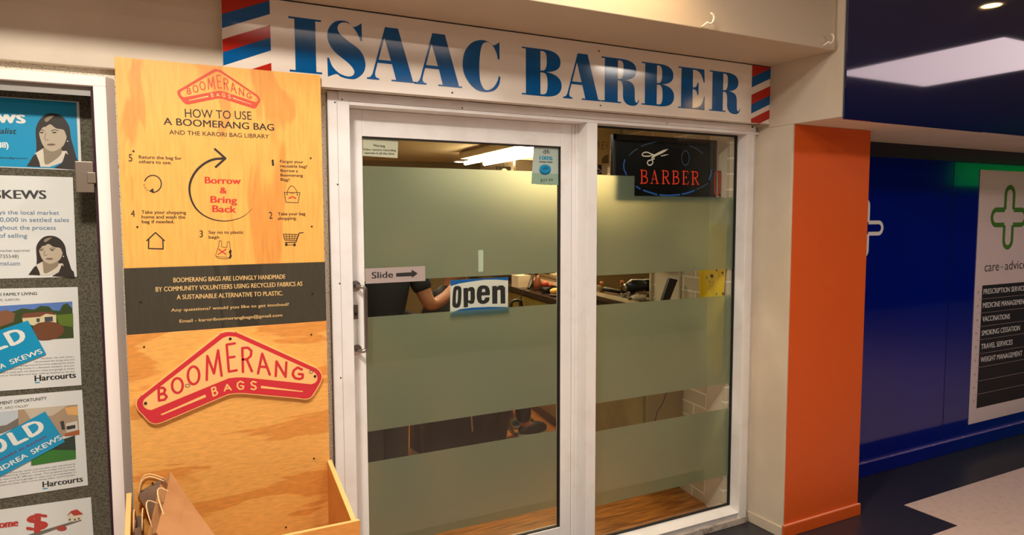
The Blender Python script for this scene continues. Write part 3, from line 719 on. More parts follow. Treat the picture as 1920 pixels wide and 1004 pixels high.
for yy2 in (690, 790):
    p = PY(216, 100+yy2/3.1375, -.01); obj('wire_clip', MB().tube([(p.x-.012, -.014, p.z), (p.x-.004, -.02, p.z+.003), (p.x+.004, -.012, p.z-.002)], .0012, 6), M_latch, nc, smooth=True)

def poster(name, quad, label, width, m=M_paper, th=.0012, Y=NY, cat='poster', group=None):
    TL, TR, BR, BL = [PY(*q, Y) for q in quad]
    d1 = (TL-TR).normalized(); d2 = (BL-BR).normalized()
    TL = TR+d1*width; BL = BR+d2*width
    mb = MB(); mb.prism([TL, TR, BR, BL], (0, th, 0))
    t = thing(name, ((TL+TR)/2).to_tuple(), label, cat, group)
    obj('sheet', mb, m, t)
    return t
class PArt(Art): pass
def cols(name, c, r=.5): return mat(name, c, r)
K_blue = cols('cyan_print', (0, 150, 200)); K_dk = cols('dark_grey_print', (40, 38, 38)); K_gr = cols('grey_print', (120, 118, 116)); K_bt = cols('blue_grey_print', (86, 122, 158))
K_wh = cols('white_print', (236, 236, 232)); K_hair = cols('hair_print', (52, 44, 40)); K_face = cols('sepia_face_print', (196, 180, 158)); K_lip = cols('lip_print', (120, 92, 84)); K_shade = cols('sepia_mid_print', (150, 134, 114)); K_shirt = cols('shirt_print', (222, 212, 196)); K_hl = cols('hair_light_print', (150, 132, 112))
def portrait(par, Y, ref, T):
    ph = thing_part('portrait', par)
    def g(m, pts, lift, sm=3):
        a = Art(Y, ref); a.poly([T(p) for p in pts], sm); return a.build('portrait_patch', m, ph, lift)
    g(K_hair, [(210,470),(214,430),(235,390),(265,362),(300,353),(340,358),(375,380),(400,415),(412,450),(418,500),(435,560),(448,610),(455,640),(400,645),(380,600),(250,590),(235,590),(214,600),(214,540)], .0007)
    g(K_shirt, [(205,590),(260,556),(300,600),(350,575),(392,575),(402,600),(360,645),(292,670),(238,668),(228,630)], .0009, 0)
    g(K_shade, [(262,550),(350,550),(362,590),(320,630),(268,655),(258,600)], .0011)
    g(K_face, [(230,465),(240,425),(290,405),(360,425),(392,460),(390,505),(372,545),(340,568),(308,578),(278,568),(255,545),(240,512)], .0013)
    g(K_hair, [(222,480),(225,430),(250,392),(290,380),(345,385),(392,425),(405,470),(398,505),(385,470),(372,450),(330,442),(296,418),(270,432),(248,440)], .0015)
    g(K_hl, [(262,392),(285,372),(318,368),(300,385),(275,405)], .0016)
    g(K_hair, [(158,665),(195,605),(212,592),(232,640),(238,669)], .0015, 0)
    g(K_hair, [(386,585),(398,596),(440,615),(468,640),(476,688),(318,676),(366,645)], .0015, 0)
    a = Art(Y, ref)
    for (x, y, rx, ry) in ((246,467,12,4), (320,467,14,4)): a.ell(*T((x, y)), rx*T.k, ry*T.k, 12)
    a.stroke([T(p) for p in [(230,455),(246,450),(262,457)]], 3.5*T.k); a.stroke([T(p) for p in [(302,457),(322,450),(342,456)]], 3.5*T.k)
    a.build('portrait_eyes', K_hair, ph, .0017)
    a = Art(Y, ref); a.ell(*T((302, 538)), 25*T.k, 6*T.k, 14); a.stroke([T(p) for p in [(270,470),(262,505),(272,512),(286,508)]], 3*T.k); a.build('portrait_mouth', K_lip, ph, .0017)
    a = Art(Y, ref); a.ell(*T((398, 518)), 4*T.k, 4*T.k, 10); a.build('portrait_earring', K_wh, ph, .0018)
def thing_part(name, par):
    o = bpy.data.objects.new(name, None); COL.objects.link(o); o.parent = par; o.matrix_parent_inverse = par.matrix_basis.inverted(); o.empty_display_size = .02; return o
class TT:
    def __init__(s, sx, sy, ox, oy): s.a = (sx, sy, ox, oy); s.k = sx
    def __call__(s, p): return ((p[0]-160)*s.a[0]+s.a[2], (p[1]-353)*s.a[1]+s.a[3])
G_P = 'property posters pinned in the notice case'
# 1 blue poster
p1 = poster('agent_poster', [(0, 181), (148.2, 190.8), (153, 320), (0, 314)], 'bright blue agent poster with portrait, topmost in the notice case', .46, group=G_P)
a = Art(NY, P1); a.poly([(-300, 240), (0, 259), (449, 290), (463, 683), (0, 666), (-300, 660)]); a.build('blue_print', K_blue, p1)
a = Art(NY, P1); a.text('ws', -14, 408, 147, 413, 76, .04); a.text('48)', -12, 556, 50, 557, 33, .03); a.build('lettering', K_wh, p1, .0011)
a = Art(NY, P1); a.text('alist', 0, 473, 93, 475, 33, .02, .25); a.text('skews@gmail.com', 0, 619, 160, 623, 9, .02); a.build('lettering', K_dk, p1, .0011)
portrait(p1, NY, P1, TT(1, 1, 160, 353))
# 2 white agent poster
p2 = poster('agent_poster', [(0, 328.8), (136.4, 332.7), (144, 519.5), (0, 523)], 'white agent poster with grey SKEWS heading and small portrait', .46, group=G_P)
a = Art(NY, P1); a.text('SKEWS', -34, 855, 271, 857, 50, .035); a.build('lettering', cols('charcoal_print', (66, 64, 66)), p2)
a = Art(NY, P1); a.text('ys the local market', -6, 948, 348, 951, 24, .008); a.text('0,000 in settled sales', 0, 992, 406, 993, 25, .008)
a.build('lettering', K_bt, p2)
a = Art(NY, P2); a.text('ghout the process', -5, 97, 328, 98, 25, .008); a.text('of selling', -4, 144, 160, 145, 25, .008); a.text('mail.com', 0, 303, 118, 303, 18, .012); a.stroke([(0, 307), (118, 306)], 1.5); a.build('lettering', K_bt, p2)
a = Art(NY, P2); a.text('market appraisal', -8, 228, 175, 226, 14, .008); a.text('735548)', 0, 265, 110, 264, 21, .012); a.build('lettering', K_gr, p2)
portrait(p2, NY, P2, TT(.857, .735, 170, 133))
# 3 family living poster
p3 = poster('property_poster', [(0, 541.8), (145.7, 538.6), (152.8, 722.7), (0, 733.9)], 'FAMILY LIVING poster with a cream house photo and blue sold sticker', .46, group=G_P)
a = Art(NY, P2); a.text('RI FAMILY LIVING', -14, 488, 218, 481, 17, .022); a.build('lettering', K_dk, p3)
a = Art(NY, P2); a.text('D, KARORI', 0, 517, 115, 514, 12, .01)
for i, (s_, x1) in enumerate((('character villa with Canary', 435), ('rejuvenated the living area and', 437), ('going around the home, keeping the whole', 437), ('evolving home in a fantastic location and put', 437), ('with a nook path and blossom trees and garage at street', 438), ('come to Wellington and easy walking distance to the bus', 440))):
    x0 = (240, 200, 120, 60, 0, -20)[i]; y1 = 848+17.5*i; a.text(s_, x0, y1+(x1-x0)*.06, x1, y1, 9, .0)
a.build('lettering', K_gr, p3)
ph = thing_part('photo', p3)
def patch(ref, Y, m, pts, par, lift, sm=0, nm='photo_patch'):
    a = Art(Y, ref); a.poly(pts, sm); return a.build(nm, m, par, lift)
C_ = lambda n, *c: cols(n, c)
patch(P2, NY, C_('sky_print', 92, 126, 196), [(-60, 550), (425, 520), (430, 640), (-60, 680)], ph, .0007)
patch(P2, NY, C_('dark_tree_print', 58, 74, 34), [(-60, 600), (40, 585), (90, 575), (130, 560), (200, 568), (240, 545), (290, 550), (310, 572), (350, 575), (370, 540), (395, 530), (425, 560), (434, 735), (-60, 760)], ph, .0009)
patch(P2, NY, C_('bush_print', 136, 92, 66), [(-60, 590), (40, 570), (90, 590), (80, 640), (-60, 690)], ph, .0011)
patch(P2, NY, C_('house_wall_print', 222, 206, 164), [(130, 615), (235, 605), (268, 590), (330, 595), (332, 650), (205, 665), (135, 640)], ph, .0013)
patch(P2, NY, C_('roof_print', 122, 72, 54), [(125, 618), (140, 590), (255, 580), (300, 580), (332, 600), (270, 592), (236, 610)], ph, .0015)
patch(P2, NY, C_('pane_print', 70, 74, 84), [(262, 612), (310, 608), (312, 636), (264, 640)], ph, .0015)
patch(P2, NY, C_('pane_print2', 70, 74, 84), [(214, 620), (234, 618), (235, 640), (216, 642)], ph, .0015)
patch(P2, NY, C_('lawn_print', 96, 120, 40), [(330, 600), (430, 590), (432, 670), (350, 660)], ph, .0015, 0)
patch(P2, NY, C_('front_bush_print', 116, 70, 44), [(200, 660), (260, 640), (320, 642), (370, 665), (375, 700), (330, 738), (240, 748), (200, 720)], ph, .0017, 2)
stk = obj('sold_sticker', MB(), None, p3) if False else None
def sticker(par, ref, quad, parts):
    A_ = Art(NY, ref); q = [A_.P(*p) for p in quad]
    s_ = obj('sold_sticker', MB().prism([(p[0], NY-.0042, p[1]) for p in q], (0, .0016, 0)), K_blue, par)
    for cm, items in parts:
        a = Art(NY-.0042, ref)
        for it in items: a.text(*it)
        a.build('lettering', cm, s_, .0005)
    return s_
K_hand = cols('red_marker_ink', (120, 40, 110))
sticker(p3, P2, [(-260, 775), (165, 631), (273, 830), (-260, 1040)], [(K_wh, [('D', 70, 782, 158, 745, 84, .05), ('L', -34, 816, 42, 788, 84, .05), ('A', 5, 917, 36, 906, 28, .03), ('SKEWS', 66, 891, 251, 823, 28, .03)])])
a = Art(NY, P2); a.text('Harcourts', 206, 990, 446, 968, 34, .03); a.build('lettering', K_dk, p3)
a = Art(NY, P2); a.poly([(206, 995), (236, 993), (236, 999), (206, 1001)]); a.build('logo_bar', K_blue, p3)
# 4 investment poster
p4 = poster('property_poster', [(0, 744.5), (153.8, 731.8), (165, 910.4), (0, 936)], 'OPPORTUNITY poster with kitchen and garden photos under a sold sticker', .46, group=G_P)
a = Art(NY, P3); a.text('MENT OPPORTUNITY', 0, 197, 290, 165, 19, .014); a.build('lettering', K_dk, p4)
a = Art(NY, P3); a.text('T, ARO VALLEY', 0, 227, 178, 208, 14, .006)
for i, (s_, x0, x1) in enumerate((('university rental nine has been well maintained by', 60, 468), ('discerning investor. Currently configured as one 3', 20, 460), ('is returning $1,080 per week. This property had been', 0, 468), ("back yard and garage in case you're interested in", 0, 470), ("opportunities don't come along often. Land transfer.", 0, 470))):
    y1 = 566+17*i; a.text(s_, x0, y1+(x1-x0)*.14, x1, y1, 9, 0.0)
a.build('lettering', K_gr, p4)
ph = thing_part('photo', p4)
patch(P3, NY, C_('kitchen_wall_print', 176, 150, 124), [(110, 228), (480, 195), (492, 378), (385, 392), (118, 420)], ph, .0007)
patch(P3, NY, C_('kitchen_ceiling_print', 204, 188, 168), [(150, 226), (420, 200), (330, 262), (190, 285)], ph, .0009)
patch(P3, NY, C_('kitchen_light_print', 232, 176, 110), [(400, 215), (480, 205), (484, 262), (420, 258)], ph, .0011)
patch(P3, NY, C_('oven_print', 214, 206, 196), [(408, 312), (478, 296), (484, 352), (412, 368)], ph, .0013)
patch(P3, NY, C_('oven_door_print', 54, 50, 52), [(412, 330), (466, 320), (468, 342), (414, 352)], ph, .0015)
patch(P3, NY, C_('fridge_print', 60, 62, 66), [(372, 300), (396, 296), (404, 350), (384, 352)], ph, .0013)
patch(P3, NY, C_('kitchen_floor_print', 176, 92, 50), [(398, 378), (492, 352), (493, 380), (404, 392)], ph, .0015)
ph = thing_part('photo', p4)
patch(P3, NY, C_('hedge_print', 44, 60, 50), [(192, 480), (300, 440), (464, 386), (470, 480), (194, 560)], ph, .0016)
patch(P3, NY, C_('lawn_print2', 52, 122, 46), [(192, 510), (330, 475), (469, 478), (471, 531), (194, 573)], ph, .0018)
ph = thing_part('photo', p4)
patch(P3, NY, C_('pale_sky_print', 196, 204, 212), [(-80, 250), (106, 230), (116, 330), (-80, 390)], ph, .0007)
patch(P3, NY, C_('gable_print', 120, 112, 104), [(-80, 340), (40, 322), (114, 278), (116, 330), (20, 370), (-80, 400)], ph, .0009)
sticker(p4, P3, [(-200, 498), (280, 237), (403, 425), (-200, 748)], [(K_wh, [('D', 190, 400, 282, 352, 84, .05), ('L', 92, 449, 172, 411, 84, .05), ('O', -34, 508, 54, 464, 88, .05), ('NDREA', -16, 622, 175, 518, 29, .03), ('SKEWS', 203, 505, 386, 408, 29, .03)]), (K_hand, [('weeks at auction', -4, 548, 290, 398, 18, .02)])])
a = Art(NY, P3); a.text('Harcourts', 266, 709, 513, 672, 35, .03); a.build('lettering', K_dk, p4)
a = Art(NY, P3); a.poly([(265, 715), (296, 711), (296, 717), (265, 721)]); a.build('logo_bar', K_blue, p4)
# 5 home loan poster
p5 = poster('property_poster', [(0, 956.7), (170.4, 933), (181, 1090), (0, 1130)], 'white poster of a red dollar sign and toy house on a seesaw', .46, group=G_P)
a = Art(NY, P3); a.text('ome', -4, 962, 110, 948, 46, .05); a.text('$', 172, 980, 288, 966, 100, .05); a.build('lettering', cols('red_print', (190, 56, 48)), p5)
a = Art(NY, P3); a.poly([(150, 1010), (500, 905), (506, 915), (330, 975), (190, 1025)]); a.build('seesaw', cols('seesaw_print', (110, 108, 100)), p5)
a = Art(NY, P3); a.ell(382, 962, 32, 17, 16); a.build('pivot', cols('pivot_print', (178, 64, 56)), p5, .0012)
a = Art(NY, P3); a.poly([(418, 884), (440, 868), (455, 882), (504, 872), (504, 908), (456, 922), (420, 918)]); a.build('house_walls', cols('toy_wall_print', (226, 214, 190)), p5, .0012)
a = Art(NY, P3); a.poly([(412, 886), (440, 855), (476, 844), (516, 874), (460, 884), (440, 864)]); a.build('house_roof', cols('toy_roof_print', (188, 58, 44)), p5, .0016)
a = Art(NY, P3)
for x, y in ((428, 903), (460, 904), (484, 898)): a.poly([(x, y), (x+9, y-2), (x+9, y+9), (x, y+11)])
a.build('house_windows', K_dk, p5, .0016)

# ------------------------------------------------------------------ paper bags in the box
M_kraft = mat('kraft_paper', (188, 134, 84), .75, mottle=(8, (170, 116, 68), .4, .65))
M_kraftg = mat('shade_grey_kraft_paper', (156, 126, 100), .75, mottle=(10, (134, 106, 82), .4, .65))  # kraft greyed to paint in the shade inside the bag
M_twine = mat('pale_paper_twine', (240, 196, 140), .7)
M_dkbag = mat('dark_green_paper', (22, 34, 28), .7)
def bag(name, org, right, up, w, h, d, m, label, hm=M_twine, loops=True, sag=0.0):
    """open gusseted paper bag: org = bottom centre"""
    right = Vector(right).normalized(); up = Vector(up).normalized(); nrm = right.cross(up).normalized()
    t = thing(name, Vector(org).to_tuple(), label, 'bag', 'paper bags in the plywood box')
    O = Vector(org); R = lambda a, b, c: O+right*a+up*b+nrm*c
    mb = MB(); vs = []
    n = 6
    for i in range(n+1):
        z = h*i/n; g = 1-.15*math.sin(math.pi*i/n)
        wob = .004*math.sin(i*2.1+w*30)
        ring = [(-w/2, -d/2*g+wob), (0, -d/2*g-sag*i/n), (w/2, -d/2*g-wob), (w/2-.25*d*(i/n), 0), (w/2, d/2*g), (0, d/2*g+sag*i/n), (-w/2, d/2*g), (-w/2+.25*d*(i/n), 0)]
        vs += [R(a, z, c) for a, c in ring]
    fs = [(i*8+k, i*8+(k+1)%8, (i+1)*8+(k+1)%8, (i+1)*8+k) for i in range(n) for k in range(8)]+[tuple(range(7, -1, -1))]
    mb.add(vs, fs); obj('paper_body', mb, m, t, solid=.0012)
    if loops:
        for s_ in (-1, 1):
            pts = [R(-.045+.09*k/8, h-.012+.05*math.sin(math.pi*k/8), s_*(d/2*1.0+.0025)) for k in range(9)]
            obj('handle', MB().tube(pts, .0022, 6), hm, t, smooth=True)
    return t
def wbag(name, p0, right, up, w, h, d, m, label, **k): return bag(name, p0, right, up, w, h, d, m, label, **k)
T1 = PY(311, 896, -.15); T2 = PY(283, 1010, -.36); B1 = PY(369, 979, -.25)
up1 = (T1-B1); rt1 = (T1-T2)
bag('paper_bag', (T1+T2)/2-up1*1.6, rt1, up1, rt1.length, up1.length*1.6, .055, M_kraft, 'large tan paper bag lying slanted at the front of the bag box', sag=.004)
S1_ = PY(308, 899, -.118); S2_ = PY(258, 926, -.118); rt2 = S1_-S2_; up2 = Vector((.10, 0, 1)).normalized(); up2 = (up2-rt2.normalized()*up2.dot(rt2.normalized())).normalized()
bag('paper_bag', (S1_+S2_)/2-up2*.33, rt2, up2, rt2.length, .33, .02, M_kraftg, 'back sheet of the slanted paper bag, grey with painted shade')  # stands for the front bag's inner back sheet, shade put into its colour
bag('paper_bag', (-.083, -.20, .34), (.05, 1, 0), (.0, .02, 1), .10, .33, .018, M_kraftg, 'narrow brown paper bag against the left side of the box')
bag('gift_bag', (-.075, -.335, .30), (.3, .9, 0), (-.0, .0, 1), .07, .30, .014, M_dkbag, 'small dark green bag tucked between the paper bags', loops=False)

# ------------------------------------------------------------------ signs on the glass
M_notice = mat('cream_notice_card', (206, 202, 178), .4)
R1 = (670, 250, 4.923)
def card(name, Y, ref, quad, m, label, cat='sign', th=.0005):
    A_ = Art(Y, ref); q = [A_.P(*p) for p in quad]
    t = thing(name, (q[0][0], Y, q[3][1]), label, cat)
    obj('card', MB().prism([(p[0], Y, p[1]) for p in q], (0, th, 0)), m, t)
    return t
c = card('warning_notice', DY+.0013, R1, [(42, 46), (376, 64), (372, 230), (44, 208)], M_notice, 'small white camera Warning notice at the top left of the door glass')
a = Art(DY+.0013, R1); a.text('Warning', 145, 122, 255, 130, 22, .02); a.text('Video camera recording', 50, 158, 356, 168, 20, .02); a.text('operate it all the time', 65, 190, 340, 200, 20, .02); a.build('lettering', K_dk, c)
c = card('product_poster', DY+.0013, R1, [(1628, 112), (1868, 130), (1856, 480), (1606, 468)], mat('pale_grey_card', (196, 204, 198), .4), 'pale 100% more free hair product poster inside the door glass', 'poster')
a = Art(DY+.0013, R1); a.poly([(1611, 366), (1863, 378), (1856, 480), (1606, 468)]); a.build('film_tint_patch', mat('film_tinted_card', (158, 182, 164), .4), c, .0003)  # greenish veil of the frosted film, painted onto the lower card
a = Art(DY+.0013, R1); a.text('d', 1715, 190, 1740, 190, 42, 0); a.text('fi', 1746, 190, 1772, 190, 38, 0); a.text('MORE FREE', 1680, 271, 1802, 276, 14, .03); a.text('$37.99', 1690, 448, 1805, 444, 24, 0); a.text('matteclay 150gm', 1655, 472, 1810, 480, 9, .01); a.build('lettering', K_dk, c)
a = Art(DY+.0013, R1); a.text('100%', 1682, 244, 1802, 250, 34, .03); a.build('lettering', K_blue, c)
a = Art(DY+.0013, R1); a.ell(1733, 344, 53, 42, 24); a.build('tin_side', cols('tin_side_print', (30, 96, 146)), c)
a = Art(DY+.0013, R1); a.ell(1733, 328, 53, 38, 24); a.build('tin_lid', K_blue, c, .0011)
a = Art(DY+.0013, R1); a.text('dfi', 1708, 338, 1756, 336, 24, .0, .2); a.build('lettering', cols('navy_print', (20, 50, 90)), c, .0016)
RO = (640, 440, 3.584)
c = card('slide_sign', DY-.0015, RO, [(157, 230), (564, 212), (565, 312), (163, 332)], mat('pinkish_grey_sticker', (168, 152, 146), .4), 'grey Slide sticker with black arrow beside the door handle')
a = Art(DY-.0015, RO); a.text('Slide', 205, 296, 347, 289, 42, .024); a.poly([(368, 260), (472, 254), (472, 237), (513, 262), (475, 291), (474, 280), (368, 284)]); a.build('lettering', K_dk, c)
OY = DY+.012
c = card('open_sign', OY, RO, [(733, 308), (1121, 287), (1119, 524), (731, 552)], mat('white_open_card', (224, 222, 210), .4), 'blue and white Open sign hanging inside the door')
a = Art(OY, RO); a.poly([(733, 308), (1121, 287), (1120, 309), (1040, 303), (960, 304), (860, 318), (790, 330), (733, 347)]); a.build('blue_band', cols('open_blue_print', (0, 92, 168)), c)
a = Art(OY, RO); a.poly([(731, 552), (1119, 524), (1119, 488), (1000, 487), (880, 492), (800, 502), (732, 528)]); a.build('blue_band', cols('open_blue_print2', (0, 92, 168)), c)
a = Art(OY, RO)
a.polys([smooth_pts([(776,346),(801,352),(807,380),(804,450),(795,484),(770,494),(748,482),(746,450),(750,385),(758,354)], 3), smooth_pts([(778,372),(784,380),(782,440),(776,464),(770,462),(769,440),(772,385)], 3)])
a.polys([[(820,362),(848,358),(850,366),(862,354),(884,353),(896,368),(898,430),(890,462),(870,468),(851,458),(851,488),(822,491)], [(852,384),(862,378),(868,386),(868,440),(860,446),(852,440)]])
a.polys([smooth_pts([(955,342),(985,350),(997,378),(998,408,1),(942,411,1),(943,436),(952,444),(962,436),(966,424,1),(996,422,1),(990,450),(958,467),(925,460),(911,430),(911,380),(925,350)], 3), [(943,388),(968,386),(966,370),(956,364),(946,370)]])
a.poly([(1013,347),(1044,345),(1045,354),(1060,343),(1085,342),(1100,356),(1102,464),(1070,465),(1069,376),(1060,370),(1048,378),(1048,465),(1014,466)])
a.build('lettering', K_dk, c)
M_clear = glass('clear_plastic', (.9, .95, .9), 1.6)
A_ = Art(DY+.004, RO); q = A_.P(918, 105), A_.P(952, 250)
hk = tag(obj('suction_hook', MB().box(q[0][0], q[1][0], DY+.0006, DY+.0016, q[1][1], q[0][1]), mat('pale_plastic_hook', (196, 208, 184), .3), ), 'small pale plastic hook on the glass above the Open sign', 'hook')
A_ = Art(OY-.002, RO); h0 = A_.P(935, 232)
for s_, e_ in (((935, 232), (838, 306)), ((935, 232), (990, 296))):
    e2 = A_.P(*e_); obj('string', MB().tube([(h0[0], OY-.002, h0[1]), (e2[0], OY-.0015, e2[1])], .0007, 5), mat('string_grey', (120, 124, 108), .7), c)

# ------------------------------------------------------------------ illuminated BARBER sign behind the window
R3 = (1090, 220, 4.183); EY = .14
A_ = Art(EY, R3); q0 = A_.P(252, 150); q1 = A_.P(1050, 655)
es = thing('neon_sign', (q0[0], EY, q1[1]), 'black lit sign with red BARBER letters and blue oval behind the window', 'sign')
zt = A_.P(1040, 182)[1]
obj('board', MB().box(q0[0], q1[0], EY, EY+.025, q1[1], zt), mat('black_acrylic_board', (10, 9, 9), .25), es, bevel=.002)
fr_ = MB(); x0, x1, z0, z1 = q0[0], q1[0], q1[1], zt
for b_ in ((x0, x1, z1-.025, z1), (x0, x1, z0, z0+.02), (x0, x0+.012, z0, z1), (x1-.012, x1, z0, z1)): fr_.box(b_[0], b_[1], EY-.006, EY-.0005, b_[2], b_[3])
obj('border', fr_, M_black, es)
M_nr = mat('lit_red_letters', (200, 40, 14), .5, emis=(235, 62, 30), es=.32)
M_nb = mat('lit_blue_tube', (20, 70, 130), .5, emis=(24, 96, 160), es=.22)
M_nbd = mat('dim_blue_tube', (60, 84, 110), .5, emis=(60, 90, 130), es=.04)
M_nw = mat('lit_white_scissors', (200, 190, 170), .5, emis=(226, 206, 176), es=.25)
def serifs(a, g, x0, x1, yb, yt, w):
    X = lambda u: x0+(x1-x0)*u; Y_ = lambda v: yb+(yt-yb)*v
    S = lambda pts, ww=w, sm=0: a.stroke([(X(u), Y_(v)) for u, v in pts], ww, sm, rnd=True)
    t = w*.5
    if g in 'BRE': S([(.22, 0), (.22, 1)], w*1.25); S([(.02, .01), (.42, .01)], t); S([(.02, .99), (.4, .99)], t)
    if g == 'B':
        S([(.22, .985), (.55, .985)], t); S([(.5, .98), (.75, .93), (.82, .77), (.74, .6), (.5, .53)], w*.9, 3); S([(.22, .53), (.55, .53)], t)
        S([(.5, .53), (.82, .45), (.92, .27), (.82, .08), (.5, .015)], w*.95, 3); S([(.22, .015), (.55, .015)], t)
    if g == 'R':
        S([(.22, .985), (.55, .985)], t); S([(.5, .98), (.75, .92), (.82, .75), (.74, .57), (.45, .5)], w*.9, 3); S([(.22, .5), (.5, .5)], t); S([(.48, .5), (.9, .01)], w*1.1); S([(.78, .01), (1, .01)], t)
    if g == 'E': S([(.22, .985), (.86, .985), (.9, .8)], t); S([(.22, .52), (.66, .52)], t); S([(.66, .62), (.66, .42)], t); S([(.22, .015), (.88, .015), (.96, .22)], t)
    if g == 'A': S([(.16, .02), (.48, .98)], t); S([(.48, .98), (.84, .02)], w*1.2); S([(.27, .34), (.68, .34)], t); S([(.0, .01), (.34, .01)], t); S([(.66, .01), (1, .01)], t)
for g, xa, xb, yb, yt in (('B', 460, 522, 520, 415), ('A', 540, 606, 521, 417), ('R', 628, 692, 522, 419), ('B', 710, 768, 524, 421), ('E', 790, 842, 526, 423), ('R', 860, 922, 528, 426)):
    a = Art(EY, R3); serifs(a, g, xa, xb, yb, yt, 8.5); a.build('letter', M_nr, es, .001)
segs = [([(430,543),(460,563)], 1), ([(485,573),(535,590),(592,608)], 1), ([(614,610),(690,614),(770,608)], 1), ([(790,605),(840,592),(885,576)], 1), ([(906,566),(950,546),(992,518)], 0), ([(1000,490),(1015,450),(1020,415)], 1), ([(352,450),(336,415),(331,375),(340,335)], 1), ([(375,298),(405,270),(440,248)], 0), ([(470,228),(530,205),(590,194)], 0), ([(850,225),(905,250),(950,285)], 0)]
for pts, br in segs:
    a = Art(EY, R3); a.stroke(pts, 11 if br else 8, 3); a.build('blue_tube', M_nb if br else M_nbd, es, .001)
a = Art(EY, R3)
a.poly([(545,325),(556,305),(576,290),(610,272),(645,256),(682,249),(655,270),(618,290),(588,303),(560,322)])
a.poly([(622,303),(650,294),(688,290),(660,300),(625,308)])
a.stroke([(575,297),(545,288),(520,276),(492,277),(476,292),(484,304),(510,306),(540,304),(556,296)], 8, 3)
a.stroke([(572,325),(545,336),(524,342),(517,360),(530,376),(550,372),(560,352),(556,338)], 8, 3)
a.build('scissors', M_nw, es, .001)
a = Art(EY, R3); a.stroke([(815+30*math.cos(t), 320+58*math.sin(t)) for t in [k*math.pi/8 for k in range(17)]], 6); a.build('comb_oval', M_nbd, es, .001)
obj('hanger', MB().tube([(x0+.05, EY+.012, z1), (x0+.05, EY+.012, 2.2)], .001, 5), M_screw, es); obj('hanger', MB().tube([(x1-.05, EY+.012, z1), (x1-.05, EY+.012, 2.2)], .001, 5), M_screw, es)
A_ = Art(.12, R3); q0 = A_.P(1050, 418); q1 = A_.P(1092, 617)
rf = MB(); x0, x1, z0, z1 = q0[0], q1[0], q1[1], q0[1]
for b_ in ((x0, x1, z1-.010, z1), (x0, x1, z0, z0+.010), (x0, x0+.004, z0, z1), (x1-.012, x1, z0, z1)): rf.box(b_[0], b_[1], .12, .128, b_[2], b_[3])
tag(obj('red_plaque', rf, mat('dark_red_plastic', (168, 52, 38), .4)), 'small dark red plaque beside the lit BARBER sign', 'plaque')

# ------------------------------------------------------------------ pharmacy graphics
CYP = .121; RCa = (1600, 260, 3.347); RL = (1800, 480, 3.133)
tl = PY(1839, 318.3, CYP); bl = PY(1816, 797, CYP); cxp = PY(1892, 405, CYP).x
pw = 2*(cxp-(tl.x+bl.x)/2); xl = (tl.x+bl.x)/2
cp = thing('pharmacy_poster', (xl, CYP, bl.z), 'tall white care and advice poster with green cross on the blue wall', 'poster')
M_pk = mat('satin_white_panel', (226, 208, 206), .3)
obj('sheet', MB().box(xl, xl+pw, CYP, CYP+.003, bl.z, tl.z), M_pk, cp)
M_gc = mat('green_cross_print', (74, 128, 40), .4)
def cross(a, c, sx, sy, wv, wh):
    """outlined pharmacy cross: four open loops"""
    x, y = c
    a.stroke([(x-.29*sx, y-.30*sy), (x-.27*sx, y-.80*sy), (x-.18*sx, y-.95*sy), (x, y-1.0*sy), (x+.18*sx, y-.95*sy), (x+.27*sx, y-.80*sy), (x+.29*sx, y-.30*sy)], wv, 4, rnd=(0,)) if False else None
def arm(a, pts, w): a.stroke(pts, w, 0, rnd=True)
def loop(a, c, ax, half, ln, w, sx=1, sy=1):
    """U shaped loop opening toward the centre; ax is the arm direction"""
    ax = Vector(ax); pr = Vector((-ax.y, ax.x)); pts = [ax*half*1.05+pr*half]; L = ln-half
    pts.append(ax*L+pr*half)
    for k in range(1, 12):
        t = math.pi*k/12; pts.append(ax*(L+half*math.sin(t))+pr*half*math.cos(t))
    pts += [ax*L-pr*half, ax*half*1.05-pr*half]
    a.wstroke([(c[0]+p.x, c[1]+p.y) for p in pts], w)
def wstroke(s, q, w):
    N = len(q)
    for i in range(N-1):
        A2 = Vector(q[i]); B2 = Vector(q[i+1]); d = B2-A2; n = Vector((-d.y, d.x)).normalized()*w/2
        s.put([A2-n, B2-n, B2+n, A2+n], [(0, 1, 2, 3)])
        if 0 < i: s.put([(q[i][0]+w/2*math.cos(k*math.pi/5), q[i][1]+w/2*math.sin(k*math.pi/5)) for k in range(10)], [tuple(range(10))])
Art.wstroke = wstroke
a = Art(CYP, RCa); cc = a.P(976, 495); up_ = (Vector(a.P(980, 297))-Vector(cc)).length; lw = abs(a.P(858, 495)[0]-cc[0])
hw = abs(a.P(1013, 400)[0]-a.P(946, 400)[0])/2*.78; ln = (up_+lw)/2
for ax in ((1, 0), (-1, 0), (0, 1), (0, -1)): loop(a, cc, ax, hw, ln-hw*.3, hw*.62)
a.build('cross', M_gc, cp)
a = Art(CYP, RCa); a.text('care', 823, 836, 913, 829, 58, 0); a.text('advice', 950, 826, 1085, 815, 55, 0); a.build('lettering', K_dk, cp)
a = Art(CYP, RCa); a.stroke([(922, 808), (942, 806)], 3); a.stroke([(932, 797), (932, 818)], 3)
a.ref = RL
for x, y in ((108,215),(104,296),(100,378),(96,457),(92,538),(89,617),(86,698),(82,776),(79,855)): a.stroke([(x-8, y+1), (x+8, y-1)], 2); a.stroke([(x, y-11), (x, y+11)], 2)
a.build('plus_marks', cols('olive_print', (130, 136, 92)), cp)
a = Art(CYP, RL); p0 = a.P(130, 175); p2_ = a.P(97, 897); mx_ = xl+pw-(p0[0]-xl)*.6
a.wrect((p0[0]+p2_[0])/2, mx_, p2_[1], p0[1]); a.build('black_list', cols('charcoal_panel_print', (30, 27, 34)), cp)
